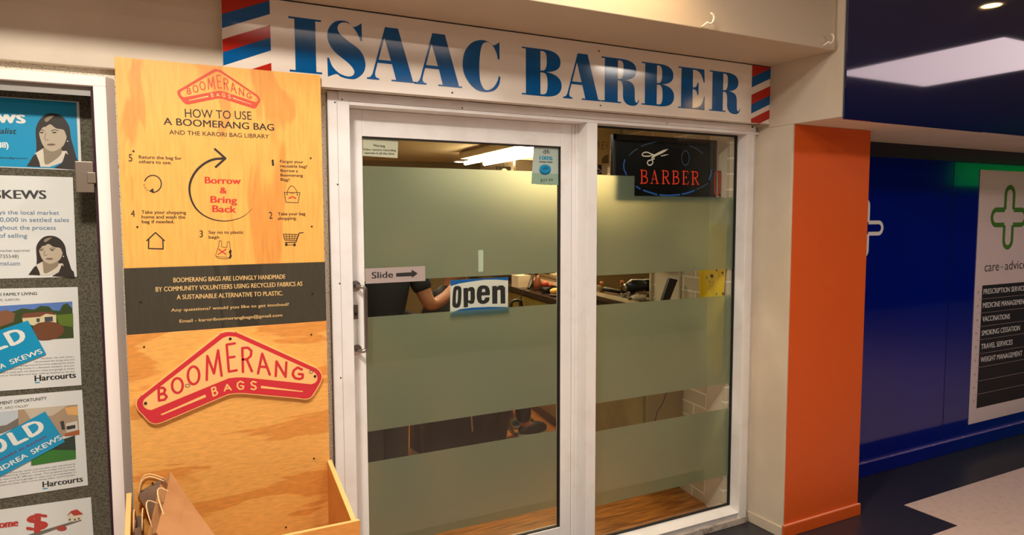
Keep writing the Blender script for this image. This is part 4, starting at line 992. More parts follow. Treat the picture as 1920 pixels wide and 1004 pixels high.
a = Art(CYP, RL); rows = [255, 337, 417, 495, 577, 657, 738, 815]
for k, y in enumerate(rows): z = a.P(125-3.5*k, y)[1]; a.wrect(xl+.05, mx_, z-.0015, z+.0015)
a.build('row_lines', cols('row_line_print', (150, 140, 140)), cp, .001)
a = Art(CYP, RL)
for s_, x0, y0, x1, y1 in (('PRESCRIPTION SERVICES', 137, 226, 390, 203), ('MEDICINE MANAGEMENT', 133, 307, 388, 281), ('VACCINATIONS', 130, 387, 291, 370), ('SMOKING CESSATION', 126, 470, 350, 437), ('TRAVEL SERVICES', 123, 549, 307, 521), ('WEIGHT MANAGEMENT', 119, 627, 364, 586)): a.text(s_, x0, y0, x1, y1, 29, .012)
a.build('lettering', K_wh, cp, .001)
a = Art(.1235, RCa); cc = a.P(69, 563); up_ = abs(a.P(69, 385)[1]-cc[1]); rt = abs(a.P(179, 563)[0]-cc[0]); ln = (up_+rt)/2; hw2 = abs(a.P(100, 563)[0]-cc[0])*.62
for ax in ((1, 0), (-1, 0), (0, 1), (0, -1)): loop(a, cc, ax, hw2*1.2, ln, hw2*.8)
mbx = MB(); mbx.v = [(v[0], v[1]-.001, v[2]) for v in a.v]; mbx.f = a.f
tag(obj('cross_emblem', mbx, K_wh, recalc=False), 'white outlined cross on the blue wall, half behind the orange pillar', 'emblem')

# ------------------------------------------------------------------ barber shop interior
TH = math.radians(8.0); OX, OYY = 2.65, .46
_u = Vector((math.cos(TH), -math.sin(TH), 0)); _v = Vector((math.sin(TH), math.cos(TH), 0))
def IN(u, v, z=0.0): p = Vector((OX, OYY, 0))+_u*u+_v*v; return Vector((p.x, p.y, z))
def ib_(mb, u0, u1, v0, v1, z0, z1):
    return mb.hexa([IN(u0, v0, z0), IN(u1, v0, z0), IN(u1, v1, z0), IN(u0, v1, z0)], [IN(u0, v0, z1), IN(u1, v0, z1), IN(u1, v1, z1), IN(u0, v1, z1)])
def wood():
    m = mat('orange_oak_floorboards', (176, 110, 44), .35); nt = m.node_tree; b = nt.nodes['Principled BSDF']
    tc = nt.nodes.new('ShaderNodeTexCoord'); mp = nt.nodes.new('ShaderNodeMapping'); mp.inputs['Scale'].default_value = (3, 26, 1); mp.inputs['Rotation'].default_value = (0, 0, .14)
    n = nt.nodes.new('ShaderNodeTexNoise'); n.inputs['Scale'].default_value = 2; n.inputs['Detail'].default_value = 6
    r = nt.nodes.new('ShaderNodeValToRGB'); r.color_ramp.elements[0].position = .3; r.color_ramp.elements[0].color = rgb(122, 70, 20); r.color_ramp.elements[1].position = .7; r.color_ramp.elements[1].color = rgb(204, 130, 52)
    nt.links.new(tc.outputs['Object'], mp.inputs[0]); nt.links.new(mp.outputs[0], n.inputs[0]); nt.links.new(n.outputs['Fac'], r.inputs[0]); nt.links.new(r.outputs[0], b.inputs['Base Color'])
    return m
def brick():
    m = mat('cream_painted_brick', (206, 192, 164), .55); nt = m.node_tree; b = nt.nodes['Principled BSDF']
    tc = nt.nodes.new('ShaderNodeTexCoord'); sp = nt.nodes.new('ShaderNodeSeparateXYZ'); cb = nt.nodes.new('ShaderNodeCombineXYZ')
    br = nt.nodes.new('ShaderNodeTexBrick'); br.inputs['Scale'].default_value = 1; br.inputs['Brick Width'].default_value = .23; br.inputs['Row Height'].default_value = .079; br.inputs['Mortar Size'].default_value = .005
    br.inputs['Color1'].default_value = rgb(206, 192, 164); br.inputs['Color2'].default_value = rgb(196, 182, 152); br.inputs['Mortar'].default_value = rgb(236, 228, 206)
    nt.links.new(tc.outputs['Object'], sp.inputs[0]); nt.links.new(sp.outputs['Y'], cb.inputs['X']); nt.links.new(sp.outputs['Z'], cb.inputs['Y']); nt.links.new(cb.outputs[0], br.inputs['Vector'])
    nt.links.new(br.outputs['Color'], b.inputs['Base Color'])
    bp = nt.nodes.new('ShaderNodeBump'); bp.inputs['Strength'].default_value = .6; bp.inputs['Distance'].default_value = .004; bp.invert = True
    nt.links.new(br.outputs['Fac'], bp.inputs['Height']); nt.links.new(bp.outputs['Normal'], b.inputs['Normal'])
    return m
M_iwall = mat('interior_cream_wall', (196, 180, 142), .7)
M_olive = mat('olive_cabinet_laminate', (138, 124, 58), .4, mottle=(6, (122, 106, 46), .45, .6))
fl_in = MB().add([(-.8, .1, .024), (2.70, .1, .024), IN(.0, 4.1, .024), IN(-3.6, 4.1, .024)], [(0, 1, 2, 3)])
fo = obj('floor_shop', fl_in, wood()); fo['kind'] = 'structure'; tag(fo, 'orange timber floor of the barber shop', 'floor'); fo['kind'] = 'structure'; fo.name = 'floor_interior'
ci = MB(); ci.add([(-.8, .1, 2.2), (2.68, .1, 2.2), IN(.0, 4.1, 2.2), IN(-3.6, 4.1, 2.2)], [(0, 1, 2, 3)])
struct('ceiling_interior', ci, mat('interior_ceiling_paint', (200, 190, 160), .7), 'low ceiling of the barber shop', 'ceiling')
rw = MB(); ib_(rw, 0, .1, -.395, 4.1, .024, 2.2)
struct('wall_brick', rw, brick(), 'cream painted brick wall inside the barber shop', 'wall')
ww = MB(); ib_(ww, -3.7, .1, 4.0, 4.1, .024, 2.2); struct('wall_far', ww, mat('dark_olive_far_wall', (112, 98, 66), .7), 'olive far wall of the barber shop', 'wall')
ww = MB(); ib_(ww, -3.0, -2.9, -.1, 4.0, .024, 2.2); struct('wall_shop_left', ww, M_iwall, 'cream left wall of the barber shop', 'wall')
struct('trim_7', MB().box(2.598, 2.66, .09, .205, .024, 2.2), M_cream, 'cream nib beside the window inside the shop', 'trim', bevel=.003)

# lights inside
M_tube = mat('lit_fluorescent_tube', (255, 240, 215), .5, emis=(255, 222, 170), es=40)
lb = thing('ceiling_batten', IN(-.55, 1.5, 2.2).to_tuple(), 'twin tube fluorescent batten lit on the barber shop ceiling', 'lamp')
ta = PZ(873, 306, 2.10); tb = PZ(1002, 279, 2.10); tdir = (tb-ta); tc_ = ta+tdir*1.25
mb = MB(); sdv = Vector((tdir.y, -tdir.x, 0)).normalized()
mb.hexa([ta+sdv*.06+Vector((0,0,.035)), ta-sdv*.22+Vector((0,0,.035)), tc_-sdv*.22+Vector((0,0,.035)), tc_+sdv*.06+Vector((0,0,.035))], [ta+sdv*.06+Vector((0,0,.095)), ta-sdv*.22+Vector((0,0,.095)), tc_-sdv*.22+Vector((0,0,.095)), tc_+sdv*.06+Vector((0,0,.095))])
obj('housing', mb, mat('batten_white', (230, 222, 200), .5), lb, bevel=.003)
for off in (0.0, -.19):
    d = sdv*off; obj('tube', MB().tube([ta+d, tc_+d], .019, 12), M_tube, lb, smooth=True)
area('light_shop', IN(-.9, 1.6, 2.05), .9, 12, (1, .84, .60))
area('light_shop_front', (1.2, .75, 2.12), .6, 9, (1, .88, .70))
dp = PZ(862, 303, 2.19)
t = thing('downlight', (dp.x, dp.y, 2.2), 'small round downlight at the far end of the barber shop ceiling', 'downlight')
obj('trim_ring', MB().lathe((dp.x, dp.y, 2.185), [(.075, .012), (.07, 0), (.055, 0)], 20), M_alu, t); obj('lens', MB().lathe((dp.x, dp.y, 2.183), [(.054, 0), (.054, .006)], 20), M_lens2, t)

# bench along the brick wall
CZ = 1.0
cb_ = thing('bench_counter', IN(-.12, 0, 0).to_tuple(), 'olive bench with dark worktop running along the brick wall', 'counter')
mb = MB(); ib_(mb, -.235, -.002, 0, 3.6, .10, CZ-.045); obj('carcass', mb, M_olive, cb_)
mb = MB(); ib_(mb, -.262, -.001, -.012, 3.62, CZ-.044, CZ); obj('worktop', mb, mat('dark_brown_worktop', (52, 40, 32), .25), cb_, bevel=.004)
mb = MB(); ib_(mb, -.225, -.003, .01, 3.6, .025, .099); obj('plinth', mb, mat('brown_plinth', (84, 46, 22), .5), cb_)
for k in range(6):
    mb = MB(); ib_(mb, -.251, -.236, .012+k*.6, .6+k*.6, .105, CZ-.05); dd = obj('door', mb, M_olive, cb_, bevel=.002)
    mb = MB(); hv = .06+k*.6; mb.tube([IN(-.252, hv, .86), IN(-.27, hv, .86), IN(-.27, hv, .76), IN(-.252, hv, .76)], .004, 6); obj('handle', mb, M_steel, dd)
mb = MB(); ib_(mb, -.234, -.004, -.0105, -.0005, .105, CZ-.048); obj('end_panel', mb, mat('tan_end_panel', (156, 128, 74), .45), cb_, bevel=.001)
cpts = [PY(x, y, .43) for x, y in ((1246, 700), (1249, 738), (1243, 756), (1232, 773), (1228, 790), (1224, 812), (1220, 850))]
tag(obj('hanging_cable', MB().tube(cpts, .0028, 6), M_black, smooth=True), 'thin black cable hanging in front of the bench end', 'cable')
# mirror
M_mir = mat('mirror_silver', (225, 222, 210), .02, 1.0)
mm = thing('wall_mirror', IN(-.01, 2, 1.06).to_tuple(), 'long wall mirror above the dark worktop', 'mirror')
mb = MB(); ib_(mb, -.115, -.0215, .29, 3.2, 1.062, 1.085); tag(obj('ledge_shelf', mb, mat('brown_ledge', (96, 74, 54), .3), bevel=.002), 'narrow brown ledge along the foot of the mirror carrying the tools', 'shelf')
mb = MB(); ib_(mb, -.012, -.004, .34, 3.5, 1.07, 1.72); obj('mirror_glass', mb, M_mir, mm)
mb = MB(); ib_(mb, -.02, -.004, .33, 3.51, 1.052, 1.069); ib_(mb, -.119, -.1155, .29, 3.2, 1.062, 1.088); ib_(mb, -.02, -.004, .325, .339, 1.052, 1.74); ib_(mb, -.02, -.004, .33, 3.51, 1.721, 1.74); obj('frame', mb, mat('pale_beading', (214, 196, 156), .4), mm)
mb = MB(); ib_(mb, -.016, -.003, .02, .28, 1.03, 1.34); wbp = tag(obj('wall_panel', mb, mat('pale_grey_panel', (200, 188, 160), .5), bevel=.002), 'plain pale panel on the brick wall above the bench end', 'panel')
mb = MB(); ib_(mb, -.15, -.003, .0, .30, 1.345, 1.365); tag(obj('wall_shelf', mb, M_black, bevel=.002), 'short black shelf over the pale panel', 'shelf')

def ctp(px_, u):   # bench point seen at picture column px_, distance u from wall
    r = ray(px_, 560); k = r.x/r.y; P0 = IN(u, 0); # P0+_v*t
    t_ = (k*(P0.y-CAM.y)-P0.x)/(_v.x-k*_v.y); p = P0+_v*t_; return Vector((p.x, p.y, CZ))
def ctl(px_, u): p = ctp(px_, u); return Vector((p.x, p.y, 1.0855))
def item(name, label, cat, parts, grp='barber tools on the bench'):
    c0 = parts[0]; t = thing(name, c0, label, cat, grp)
    for nm, mb, m, sm in parts[1:]: obj(nm, mb, m, t, smooth=sm)
    return t
K_blk = mat('black_tool_plastic', (20, 18, 18), .35); K_crm = mat('cream_tool_plastic', (222, 210, 176), .35); K_or = mat('orange_cap_plastic', (204, 120, 58), .4); K_yel = mat('yellow_sponge', (226, 176, 90), .8)
K_redp = mat('red_orange_plastic', (180, 70, 44), .4); K_clr = mat('amber_bottle', (130, 100, 40), .2); K_tea = mat('grey_teal_plastic', (120, 134, 126), .4)
p = ctl(1192, -.07)
mb = MB().tube([p+Vector((-.06, .02, .075)), p+Vector((-.02, .01, .085)), p+Vector((.05, -.005, .085)), p+Vector((.085, -.01, .08))], [.026, .042, .040, .026], 16)
mh = MB().tube([p+Vector((-.02, .0, .05)), p+Vector((-.055, -.02, .004))], [.018, .014], 10)
item('hair_dryer', 'bulky black hair dryer lying on the bench behind the window', 'hair dryer', [p.to_tuple(), ('barrel', mb, K_blk, True), ('handle', mh, K_blk, True), ('nozzle_ring', MB().tube([p+Vector((-.074, .023, .072)), p+Vector((-.06, .02, .075))], [.02, .026], 16), M_steel, True)])
p = ctl(1197, -.098)
item('hair_clipper', 'cream and black hair clipper in front of the hair dryer', 'clipper', [p.to_tuple(), ('body', MB().tube([p+Vector((-.05, .008, .02)), p+Vector((-.03, .005, .022)), p+Vector((.02, -.002, .022)), p+Vector((.05, -.006, .018))], [.010, .017, .017, .010], 12), K_crm, True), ('blade', MB().tube([p+Vector((-.068, .01, .017)), p+Vector((-.05, .008, .019))], [.009, .011], 8), M_steel, False), ('switch', MB().tube([p+Vector((-.0, -.002, .037)), p+Vector((.018, -.004, .037))], .004, 6), K_blk, False)])
p = ctl(1128, -.09)
item('lotion_bottle', 'amber bottle with orange cap beside the mullion', 'bottle', [p.to_tuple(), ('bottle', MB().lathe(p, [(.017, 0), (.018, .03), (.015, .045), (.009, .05)], 16), K_clr, True), ('cap', MB().lathe(p+Vector((0, 0, .05)), [(.013, 0), (.0145, .012), (.010, .025)], 16), K_or, True)])
p = ctl(1150, -.07)
mb = MB().tube([p+Vector((-.06, .04, .035)), p+Vector((.05, -.01, .012))], [.014, .011], 10)
mb2 = MB()
for k in range(9): q = p+Vector((-.058+.012*k, .04-.0055*k, .045-.0025*k)); mb2.tube([q, q+Vector((0, 0, .014))], .0018, 5)
item('styling_brush', 'black bristled styling brush beside the hair dryer', 'brush', [p.to_tuple(), ('handle', mb, K_blk, True), ('bristles', mb2, K_blk, False)])
p = ctl(1170, -.10)
item('small_jar', 'small steel jar near the front edge of the bench', 'jar', [p.to_tuple(), ('jar_body', MB().lathe(p, [(.014, 0), (.015, .016), (.013, .018)], 16), K_tea, True), ('jar_lid', MB().lathe(p+Vector((0, 0, .0182)), [(.0155, 0), (.0155, .007)], 16), M_steel, False)])
for k, (px_, cl, lb_) in enumerate(((1216, K_crm, 'pale little carton leaning near the bench end, left of two'), (1227, mat('tan_carton', (190, 140, 96), .6), 'tan little carton leaning near the bench end, right of two'))):
    p = ctp(px_, -.2); item('small_carton', lb_, 'carton', [p.to_tuple(), ('carton', MB().hexa([p+Vector((-.016, -.01, .0)), p+Vector((.004, -.01, .0)), p+Vector((.004, .012, .0)), p+Vector((-.016, .012, .0))], [p+Vector((.004, -.01, .05)), p+Vector((.024, -.01, .046)), p+Vector((.024, .012, .046)), p+Vector((.004, .012, .05))]), cl, False)])
q = [PY(x, y, .445) for x, y in ((1256, 522), (1271, 525), (1251, 576), (1238, 576))]
t = thing('power_strip', q[3].to_tuple(), 'black power strip leaning on the pale panel', 'power strip')
obj('strip_body', MB().prism(q, (.0, .02, .0)), K_blk, t, bevel=.001)
for k in range(3):
    c0 = q[0].lerp(q[3], .2+.28*k).lerp(q[1].lerp(q[2], .2+.28*k), .5); obj('socket', MB().lathe(c0+Vector((0, -.0015, 0)), [(.007, 0), (.007, .001)], 10, 'y'), M_screw, t)
p = ctp(1041, -.19)
item('sponge_dish', 'dish with a yellow sponge on the bench near the door edge', 'dish', [p.to_tuple(), ('dish', MB().lathe(p, [(.03, 0), (.048, .016), (.044, .018)], 20), M_steel, True), ('sponge', MB().sphere((p.x, p.y, p.z+.04), .045, .035, .024), K_yel, True)])
p = ctp(1024, -.175)
item('red_brush_set', 'red and orange topped brush pot on the bench', 'pot', [p.to_tuple(), ('pot', MB().lathe(p, [(.035, 0), (.04, .05)], 16), K_blk, True), ('brush_tops', MB().sphere((p.x-.01, p.y, p.z+.075), .03, .03, .026).sphere((p.x+.03, p.y, p.z+.06), .022, .022, .02), K_redp, True)])
p = ctp(1008, -.17)
item('spray_bottle', 'orange brown spray bottle standing at the back of the bench', 'bottle', [p.to_tuple(), ('bottle', MB().lathe(p, [(.034, 0), (.036, .06), (.02, .10), (.012, .13)], 16), mat('brown_bottle', (120, 64, 34), .3), True), ('nozzle', MB().tube([p+Vector((0, 0, .13)), p+Vector((-.03, 0, .15))], .01, 8), K_blk, False)])
p = ctp(996, -.2)
item('black_clipper', 'black clipper with a trailing cord on the dark worktop', 'clipper', [p.to_tuple(), ('body', MB().tube([p+Vector((-.05, -.05, .02)), p+Vector((.03, .06, .05)), p+Vector((.06, .09, .10))], [.012, .018, .012], 10), K_blk, True), ('cord', MB().tube([p+Vector((-.05, -.05, .018)), p+Vector((-.10, -.05, .012)), p+Vector((-.12, -.02, -.1)), p+Vector((-.13, .0, -.3))], .004, 6), K_blk, True)])
p = ctp(977, -.185)
item('tissue_box', 'white tissue box at the far end of the bench', 'box', [p.to_tuple(), ('carton', MB().box(p.x-.06, p.x+.06, p.y-.06, p.y+.06, p.z, p.z+.10), mat('cream_box', (206, 190, 166), .6), False), ('tissue', MB().sphere((p.x, p.y, p.z+.105), .03, .02, .03), K_wh, True)])

# yellow patterned towel hanging by the window
M_tow = mat('yellow_printed_cotton', (222, 186, 18), .8); nt = M_tow.node_tree; b = nt.nodes['Principled BSDF']; tcn = nt.nodes.new('ShaderNodeTexCoord')
vo = nt.nodes.new('ShaderNodeTexVoronoi'); vo.inputs['Scale'].default_value = 26; nt.links.new(tcn.outputs['Object'], vo.inputs['Vector'])
rp = nt.nodes.new('ShaderNodeValToRGB'); rp.color_ramp.interpolation = 'CONSTANT'; e = rp.color_ramp.elements; e[0].position = 0; e[0].color = rgb(80, 30, 20); e[1].position = .22; e[1].color = rgb(226, 190, 20)
vc = nt.nodes.new('ShaderNodeMapRange'); mxx = nt.nodes.new('ShaderNodeMix'); mxx.data_type = 'RGBA'
gt = nt.nodes.new('ShaderNodeMath'); gt.operation = 'LESS_THAN'; gt.inputs[1].default_value = .25; nt.links.new(vo.outputs['Distance'], gt.inputs[0])
hs2 = nt.nodes.new('ShaderNodeValToRGB'); hs2.color_ramp.interpolation = 'CONSTANT'; e = hs2.color_ramp.elements; e[0].color = rgb(66, 34, 30); e[1].position = .4; e[1].color = rgb(170, 60, 20); x2 = e.new(.7); x2.color = rgb(110, 150, 130)
sx_ = nt.nodes.new('ShaderNodeSeparateColor'); nt.links.new(vo.outputs['Color'], sx_.inputs[0]); nt.links.new(sx_.outputs[0], hs2.inputs[0])
mxx.inputs['A'].default_value = rgb(226, 190, 20); nt.links.new(hs2.outputs[0], mxx.inputs['B']); nt.links.new(gt.outputs[0], mxx.inputs['Factor']); nt.links.new(mxx.outputs['Result'], b.inputs['Base Color'])
tw = thing('patterned_towel', (2.60, .2, 1.55), 'yellow patterned towel hanging beside the right window edge', 'towel')
y0, y1 = PX(1310, 520, 2.583).y, PX(1361, 520, 2.583).y
nu, nv = 22, 26; vs = []
for j in range(nv+1):
    z = 1.56-(1.56-.80)*j/nv; nar = 1-.25*(j/nv)
    for i in range(nu+1):
        q_ = i/nu; yy3 = y1+(y0-y1)*(.5+(q_-.5)*nar)
        vs.append((2.583+.008*math.sin(q_*17+.6*math.sin(z*5))*(.3+.7*j/nv), yy3, z-(.05*math.sin(q_*5) if j == nv else 0)))
obj('cloth', MB().add(vs, [(j*(nu+1)+i, j*(nu+1)+i+1, (j+1)*(nu+1)+i+1, (j+1)*(nu+1)+i) for j in range(nv) for i in range(nu)]), M_tow, tw, smooth=True, solid=.003, recalc=False)
obj('hook', MB().tube([(2.63, (y0+y1)/2, 1.575), (2.60, (y0+y1)/2, 1.565), (2.592, (y0+y1)/2, 1.58)], .003, 6), M_steel, tw)

# wall cabinet with poster and wheelchair sign at the far left of the window
PYD = 1.2
q0 = PY(1108, 262, PYD); q1 = PY(1151, 304, PYD); xw = IN(0, 0).x+(PYD-OYY)*math.tan(TH)
wc = thing('wall_cabinet', (2.6, PYD, 1.9), 'cream wall cabinet carrying the CREW poster behind the window', 'cabinet')
zc1 = PY(1130, 310, PYD).z
obj('carcass', MB().box(q0.x, xw-.004, PYD, PYD+.3, zc1, 2.19), mat('cream_cabinet', (206, 184, 128), .5), wc, bevel=.003)
RW = (1090, 220, 4.183); a = Art(PYD, RW)
for s_, x_ in (('C', 98), ('R', 133), ('E', 168), ('W', 200)): a.text(s_, x_-11, 250, x_+11, 253, 60, -.012)
a.build('lettering', cols('bronze_print', (138, 104, 62)), wc)
a = Art(PYD, RW); a.poly([(160, 362), (160, 325), (185, 300), (213, 290), (213, 362)]); a.build('print_patch', cols('taupe_print', (120, 98, 70)), wc, .001)
q2 = PY(1112, 309, PYD); q3 = PY(1128, 329, PYD); q4 = PY(1139, 329, PYD)
wsn = thing('access_sign', (q2.x, PYD-.03, q3.z), 'small black wheelchair symbol box under the poster', 'sign')
obj('box', MB().box(q2.x, q4.x, PYD-.0, PYD+.05, q3.z, zc1-.001), mat('white_box_side', (214, 200, 176), .5), wsn, bevel=.001)
a = Art(PYD, RW); a.poly([(92, 372), (159, 374), (159, 447), (92, 447)]); a.build('black_face', K_dk, wsn)
a = Art(PYD, RW); a.ell(126, 386, 5, 5, 10); a.stroke([(127, 394), (129, 412), (146, 412), (152, 430), (158, 430)], 4.5); a.stroke([(123, 402), (116, 412), (115, 424), (122, 434), (134, 435), (142, 428)], 4, 2); a.stroke([(128, 402), (140, 402)], 3.5); a.build('wheelchair_symbol', K_wh, wsn, .001)
# television and clock on the right wall, seen above the frosting
q0 = PY(966, 299, 2.7); q1 = PY(1004, 340, 2.7)
tv = thing('wall_television', (q0.x, 2.7, q1.z), 'black television hung near the ceiling at the back of the shop', 'television')
obj('screen', MB().box(q0.x, q1.x, 2.7, 2.74, q1.z, q0.z), mat('dark_screen', (52, 44, 34), .2), tv, bevel=.004)
obj('bracket', MB().tube([((q0.x+q1.x)/2, 2.76, (q0.z+q1.z)/2), ((q0.x+q1.x)/2, 2.79, 2.195)], .01, 8), M_steel, tv)
q0 = PY(933, 312, 3.4); q1 = PY(958, 345, 3.4)
ck = thing('wall_clock', (q0.x, 3.4, q1.z), 'small dark boxed clock hung left of the television', 'clock')
obj('case', MB().box(q0.x, q1.x, 3.4, 3.43, q1.z, q0.z), K_blk, ck, bevel=.003)
obj('dial', MB().lathe(((q0.x+q1.x)/2, 3.399, (q0.z+q1.z)/2+.03), [(.035, 0), (.035, -.002)], 18, 'y'), K_wh, ck)
obj('hanger', MB().tube([((q0.x+q1.x)/2, 3.415, q0.z), ((q0.x+q1.x)/2, 3.415, 2.198)], .002, 5), K_blk, ck)

# ------------------------------------------------------------------ people
def skin(name, verts, edges, m, parent=None, root=0, sub=2):
    """one continuous body: verts = (x,y,z,rx[,ry])"""
    me = bpy.data.meshes.new(name); me.from_pydata([v[:3] for v in verts], edges, []); me.update()
    o = bpy.data.objects.new(name, me); COL.objects.link(o)
    bm = bmesh.new(); bm.from_mesh(me); ly = bm.verts.layers.skin.verify(); bm.verts.ensure_lookup_table()
    for i, v in enumerate(verts):
        bm.verts[i][ly].radius = (v[3], v[4] if len(v) > 4 else v[3]); bm.verts[i][ly].use_root = (i == root)
    bm.to_mesh(me); bm.free()
    me.materials.append(m)
    md = o.modifiers.new('skin', 'SKIN'); md.use_smooth_shade = True
    md = o.modifiers.new('sub', 'SUBSURF'); md.levels = sub; md.render_levels = sub
    if parent: o.parent = parent; o.matrix_parent_inverse = parent.matrix_basis.inverted()
    return o
class Fig:
    def __init__(s): s.v = []; s.e = []
    def n(s, p, r, link=None, r2=None):
        s.v.append((*p, r, r2 or r)); i = len(s.v)-1
        if link is not None: s.e.append((link, i))
        return i
    def hand(s, wrist, i_w, d, side):
        """palm, four bent fingers and thumb; d = pointing direction, side = across the palm"""
        d = Vector(d).normalized(); side = Vector(side).normalized(); dn = d.cross(side).normalized()
        if dn.z > 0: dn = -dn
        w = Vector(wrist); palm = w+d*.045; ip = s.n(palm, .022, i_w, .013)
        for k, ln_ in enumerate((.062, .072, .068, .052)):
            o_ = side*(-.027+.018*k); k0 = s.n(palm+d*.035+o_, .0088, ip); k1 = s.n(palm+d*(.035+ln_*.55)+o_*1.1+dn*.012, .008, k0); s.n(palm+d*(.035+ln_*.8)+o_*1.1+dn*.034, .0068, k1)
        t0 = s.n(palm-d*.008-side*.030+dn*.006, .010, ip); t1 = s.n(palm+d*.018-side*.046+dn*.018, .0085, t0); s.n(palm+d*.038-side*.046+dn*.028, .0075, t1)
M_sk = mat('skin_tone', (172, 112, 78), .5); M_tee = mat('black_cotton_tee', (24, 22, 24), .8); M_trs = mat('charcoal_trouser_cloth', (48, 46, 38), .85); M_hr = mat('dark_hair', (30, 22, 18), .7); M_capem = mat('black_cape_nylon', (30, 26, 22), .55); M_sole = mat('white_shoe_sole', (214, 208, 196), .5)
def head_parts(t, c, fwd):
    fwd = Vector(fwd).normalized(); sd = Vector((-fwd.y, fwd.x, 0)); c = Vector(c)
    obj('hair', MB().sphere(c-fwd*.014+Vector((0, 0, .032)), .083, .083, .09, 18), M_hr, t, smooth=True)
    for s_ in (-1, 1):
        e_ = c+fwd*.080+sd*s_*.031+Vector((0, 0, .0)); obj('eye', MB().sphere(e_, .0105, .0105, .008, 10), M_hr, t, smooth=True)
    obj('mouth', MB().sphere(c+fwd*.083+Vector((0, 0, -.062)), .008+.014*abs(sd.x), .008+.014*abs(sd.y), .006, 10), mat('lips', (150, 80, 66), .5), t, smooth=True)
def head(f, neck_i, c, fwd):
    fwd = Vector(fwd).normalized(); sd = Vector((-fwd.y, fwd.x, 0)); c = Vector(c)
    j = f.n(c+Vector((0, 0, -.06))+fwd*.012, .062, neck_i, .066); k = f.n(c+Vector((0, 0, .0)), .078, j, .082); f.n(c+Vector((0, 0, .055))-fwd*.008, .070, k)
    f.n(c+fwd*.094+Vector((0, 0, -.022)), .011, k)
    for s_ in (-1, 1): f.n(c+sd*s_*.088+Vector((0, 0, -.01)), .012, k)
# the barber, standing left of the chair, turned to the client
B0 = Vector((1.03, .98, .025))
pb = thing('person', B0.to_tuple(), 'barber in a black T-shirt standing behind the door glass, forearm raised', 'person', 'people in the barber shop')
f = Fig(); W = lambda x, y, z: (B0.x+x, B0.y+y, B0.z+z)
pel = f.n(W(0, 0, .90), .12, None, .10); wai = f.n(W(.01, 0, 1.03), .115, pel, .095); che = f.n(W(.01, .0, 1.22), .14, wai, .105); nb_ = f.n(W(.015, 0, 1.35), .075, che, .07); nk = f.n(W(.02, .01, 1.42), .05, nb_)
head(f, nk, W(.04, .02, 1.54), (.7, .5, 0))
shL = f.n(W(.17, -.04, 1.32), .055, che); elL = f.n(W(.245, -.10, 1.10), .040, shL); foL = f.n(W(.36, -.02, 1.13), .034, elL); wrL = f.n(W(.46, .08, 1.19), .024, foL); f.hand(W(.46, .08, 1.19), wrL, (.7, .6, .1), (-.6, .7, 0))
shR = f.n(W(-.14, .07, 1.32), .055, che); elR = f.n(W(-.17, .22, 1.08), .040, shR); wrR = f.n(W(.06, .34, 1.16), .024, elR); f.hand(W(.06, .34, 1.16), wrR, (.9, .3, .1), (-.3, .9, 0))
for s_ in (-1, 1):
    hp_ = f.n(W(.07*s_, .03*s_, .84), .088, pel); kn = f.n(W(.085*s_, .03*s_, .46), .058, hp_); an = f.n(W(.09*s_, .03*s_+.02, .09), .038, kn); f.n(W(.09*s_+.08, .03*s_+.07, .03), .032, an)
skin('body', f.v, f.e, M_sk, pb)
f = Fig(); pe = f.n(W(0, 0, .86), .132, None, .112); wa = f.n(W(.01, 0, 1.03), .130, pe, .108); ch = f.n(W(.01, 0, 1.22), .155, wa, .118); f.n(W(.015, 0, 1.34), .085, ch)
a1_ = f.n(W(.17, -.04, 1.315), .068, ch); f.n(W(.225, -.085, 1.17), .060, a1_); a2_ = f.n(W(-.14, .07, 1.315), .068, ch); f.n(W(-.16, .17, 1.17), .060, a2_)
skin('t_shirt', f.v, f.e, M_tee, pb)
f = Fig(); pe = f.n(W(0, 0, .90), .135, None, .115)
for s_ in (-1, 1):
    hp_ = f.n(W(.075*s_, .03*s_, .80), .102, pe); kn = f.n(W(.078*s_, .03*s_, .46), .084, hp_); f.n(W(.078*s_, .03*s_+.02, .10), .080, kn)
skin('trousers', f.v, f.e, M_trs, pb)
head_parts(pb, W(.04, .02, 1.54), (.7, .5, 0))
for s_ in (-1, 1):
    c_ = Vector(W(.09*s_+.05, .03*s_+.05, .035)); obj('shoe', MB().sphere(c_, .105, .06, .045, 14), K_blk, pb, smooth=True)
# the client, seated in the chair facing the mirror
C0 = Vector((1.70, 1.62, .025))
pc = thing('person', C0.to_tuple(), 'client seated under a long black cape, bare shin and bright sneaker showing', 'person', 'people in the barber shop')
f = Fig(); W = lambda x, y, z: (C0.x+x, C0.y+y, C0.z+z)
pel = f.n(W(0, 0, .58), .13, None, .12); wai = f.n(W(-.02, 0, .72), .115, pel, .10); che = f.n(W(-.03, 0, .92), .13, wai, .105); nb_ = f.n(W(-.02, 0, 1.05), .075, che); nk = f.n(W(-.01, 0, 1.12), .05, nb_); head(f, nk, W(.01, 0, 1.24), (1, -.1, 0))
for s_ in (-1, 1):
    sh_ = f.n(W(-.03, .17*s_, 1.02), .052, che); el_ = f.n(W(.06, .24*s_, .80), .040, sh_); wr_ = f.n(W(.28, .2*s_, .78), .025, el_); f.hand(W(.28, .2*s_, .78), wr_, (1, 0, 0), (0, s_, 0))
    hp_ = f.n(W(.08, .10*s_, .56), .085, pel); kn = f.n(W(.44, .11*s_, .56), .060, hp_); cf = f.n(W(.465, .11*s_, .38), .052, kn); an = f.n(W(.48, .11*s_, .16), .036, cf); f.n(W(.58, .11*s_, .11), .034, an)
skin('body', f.v, f.e, M_sk, pc)
head_parts(pc, W(.01, 0, 1.24), (1, -.1, 0))
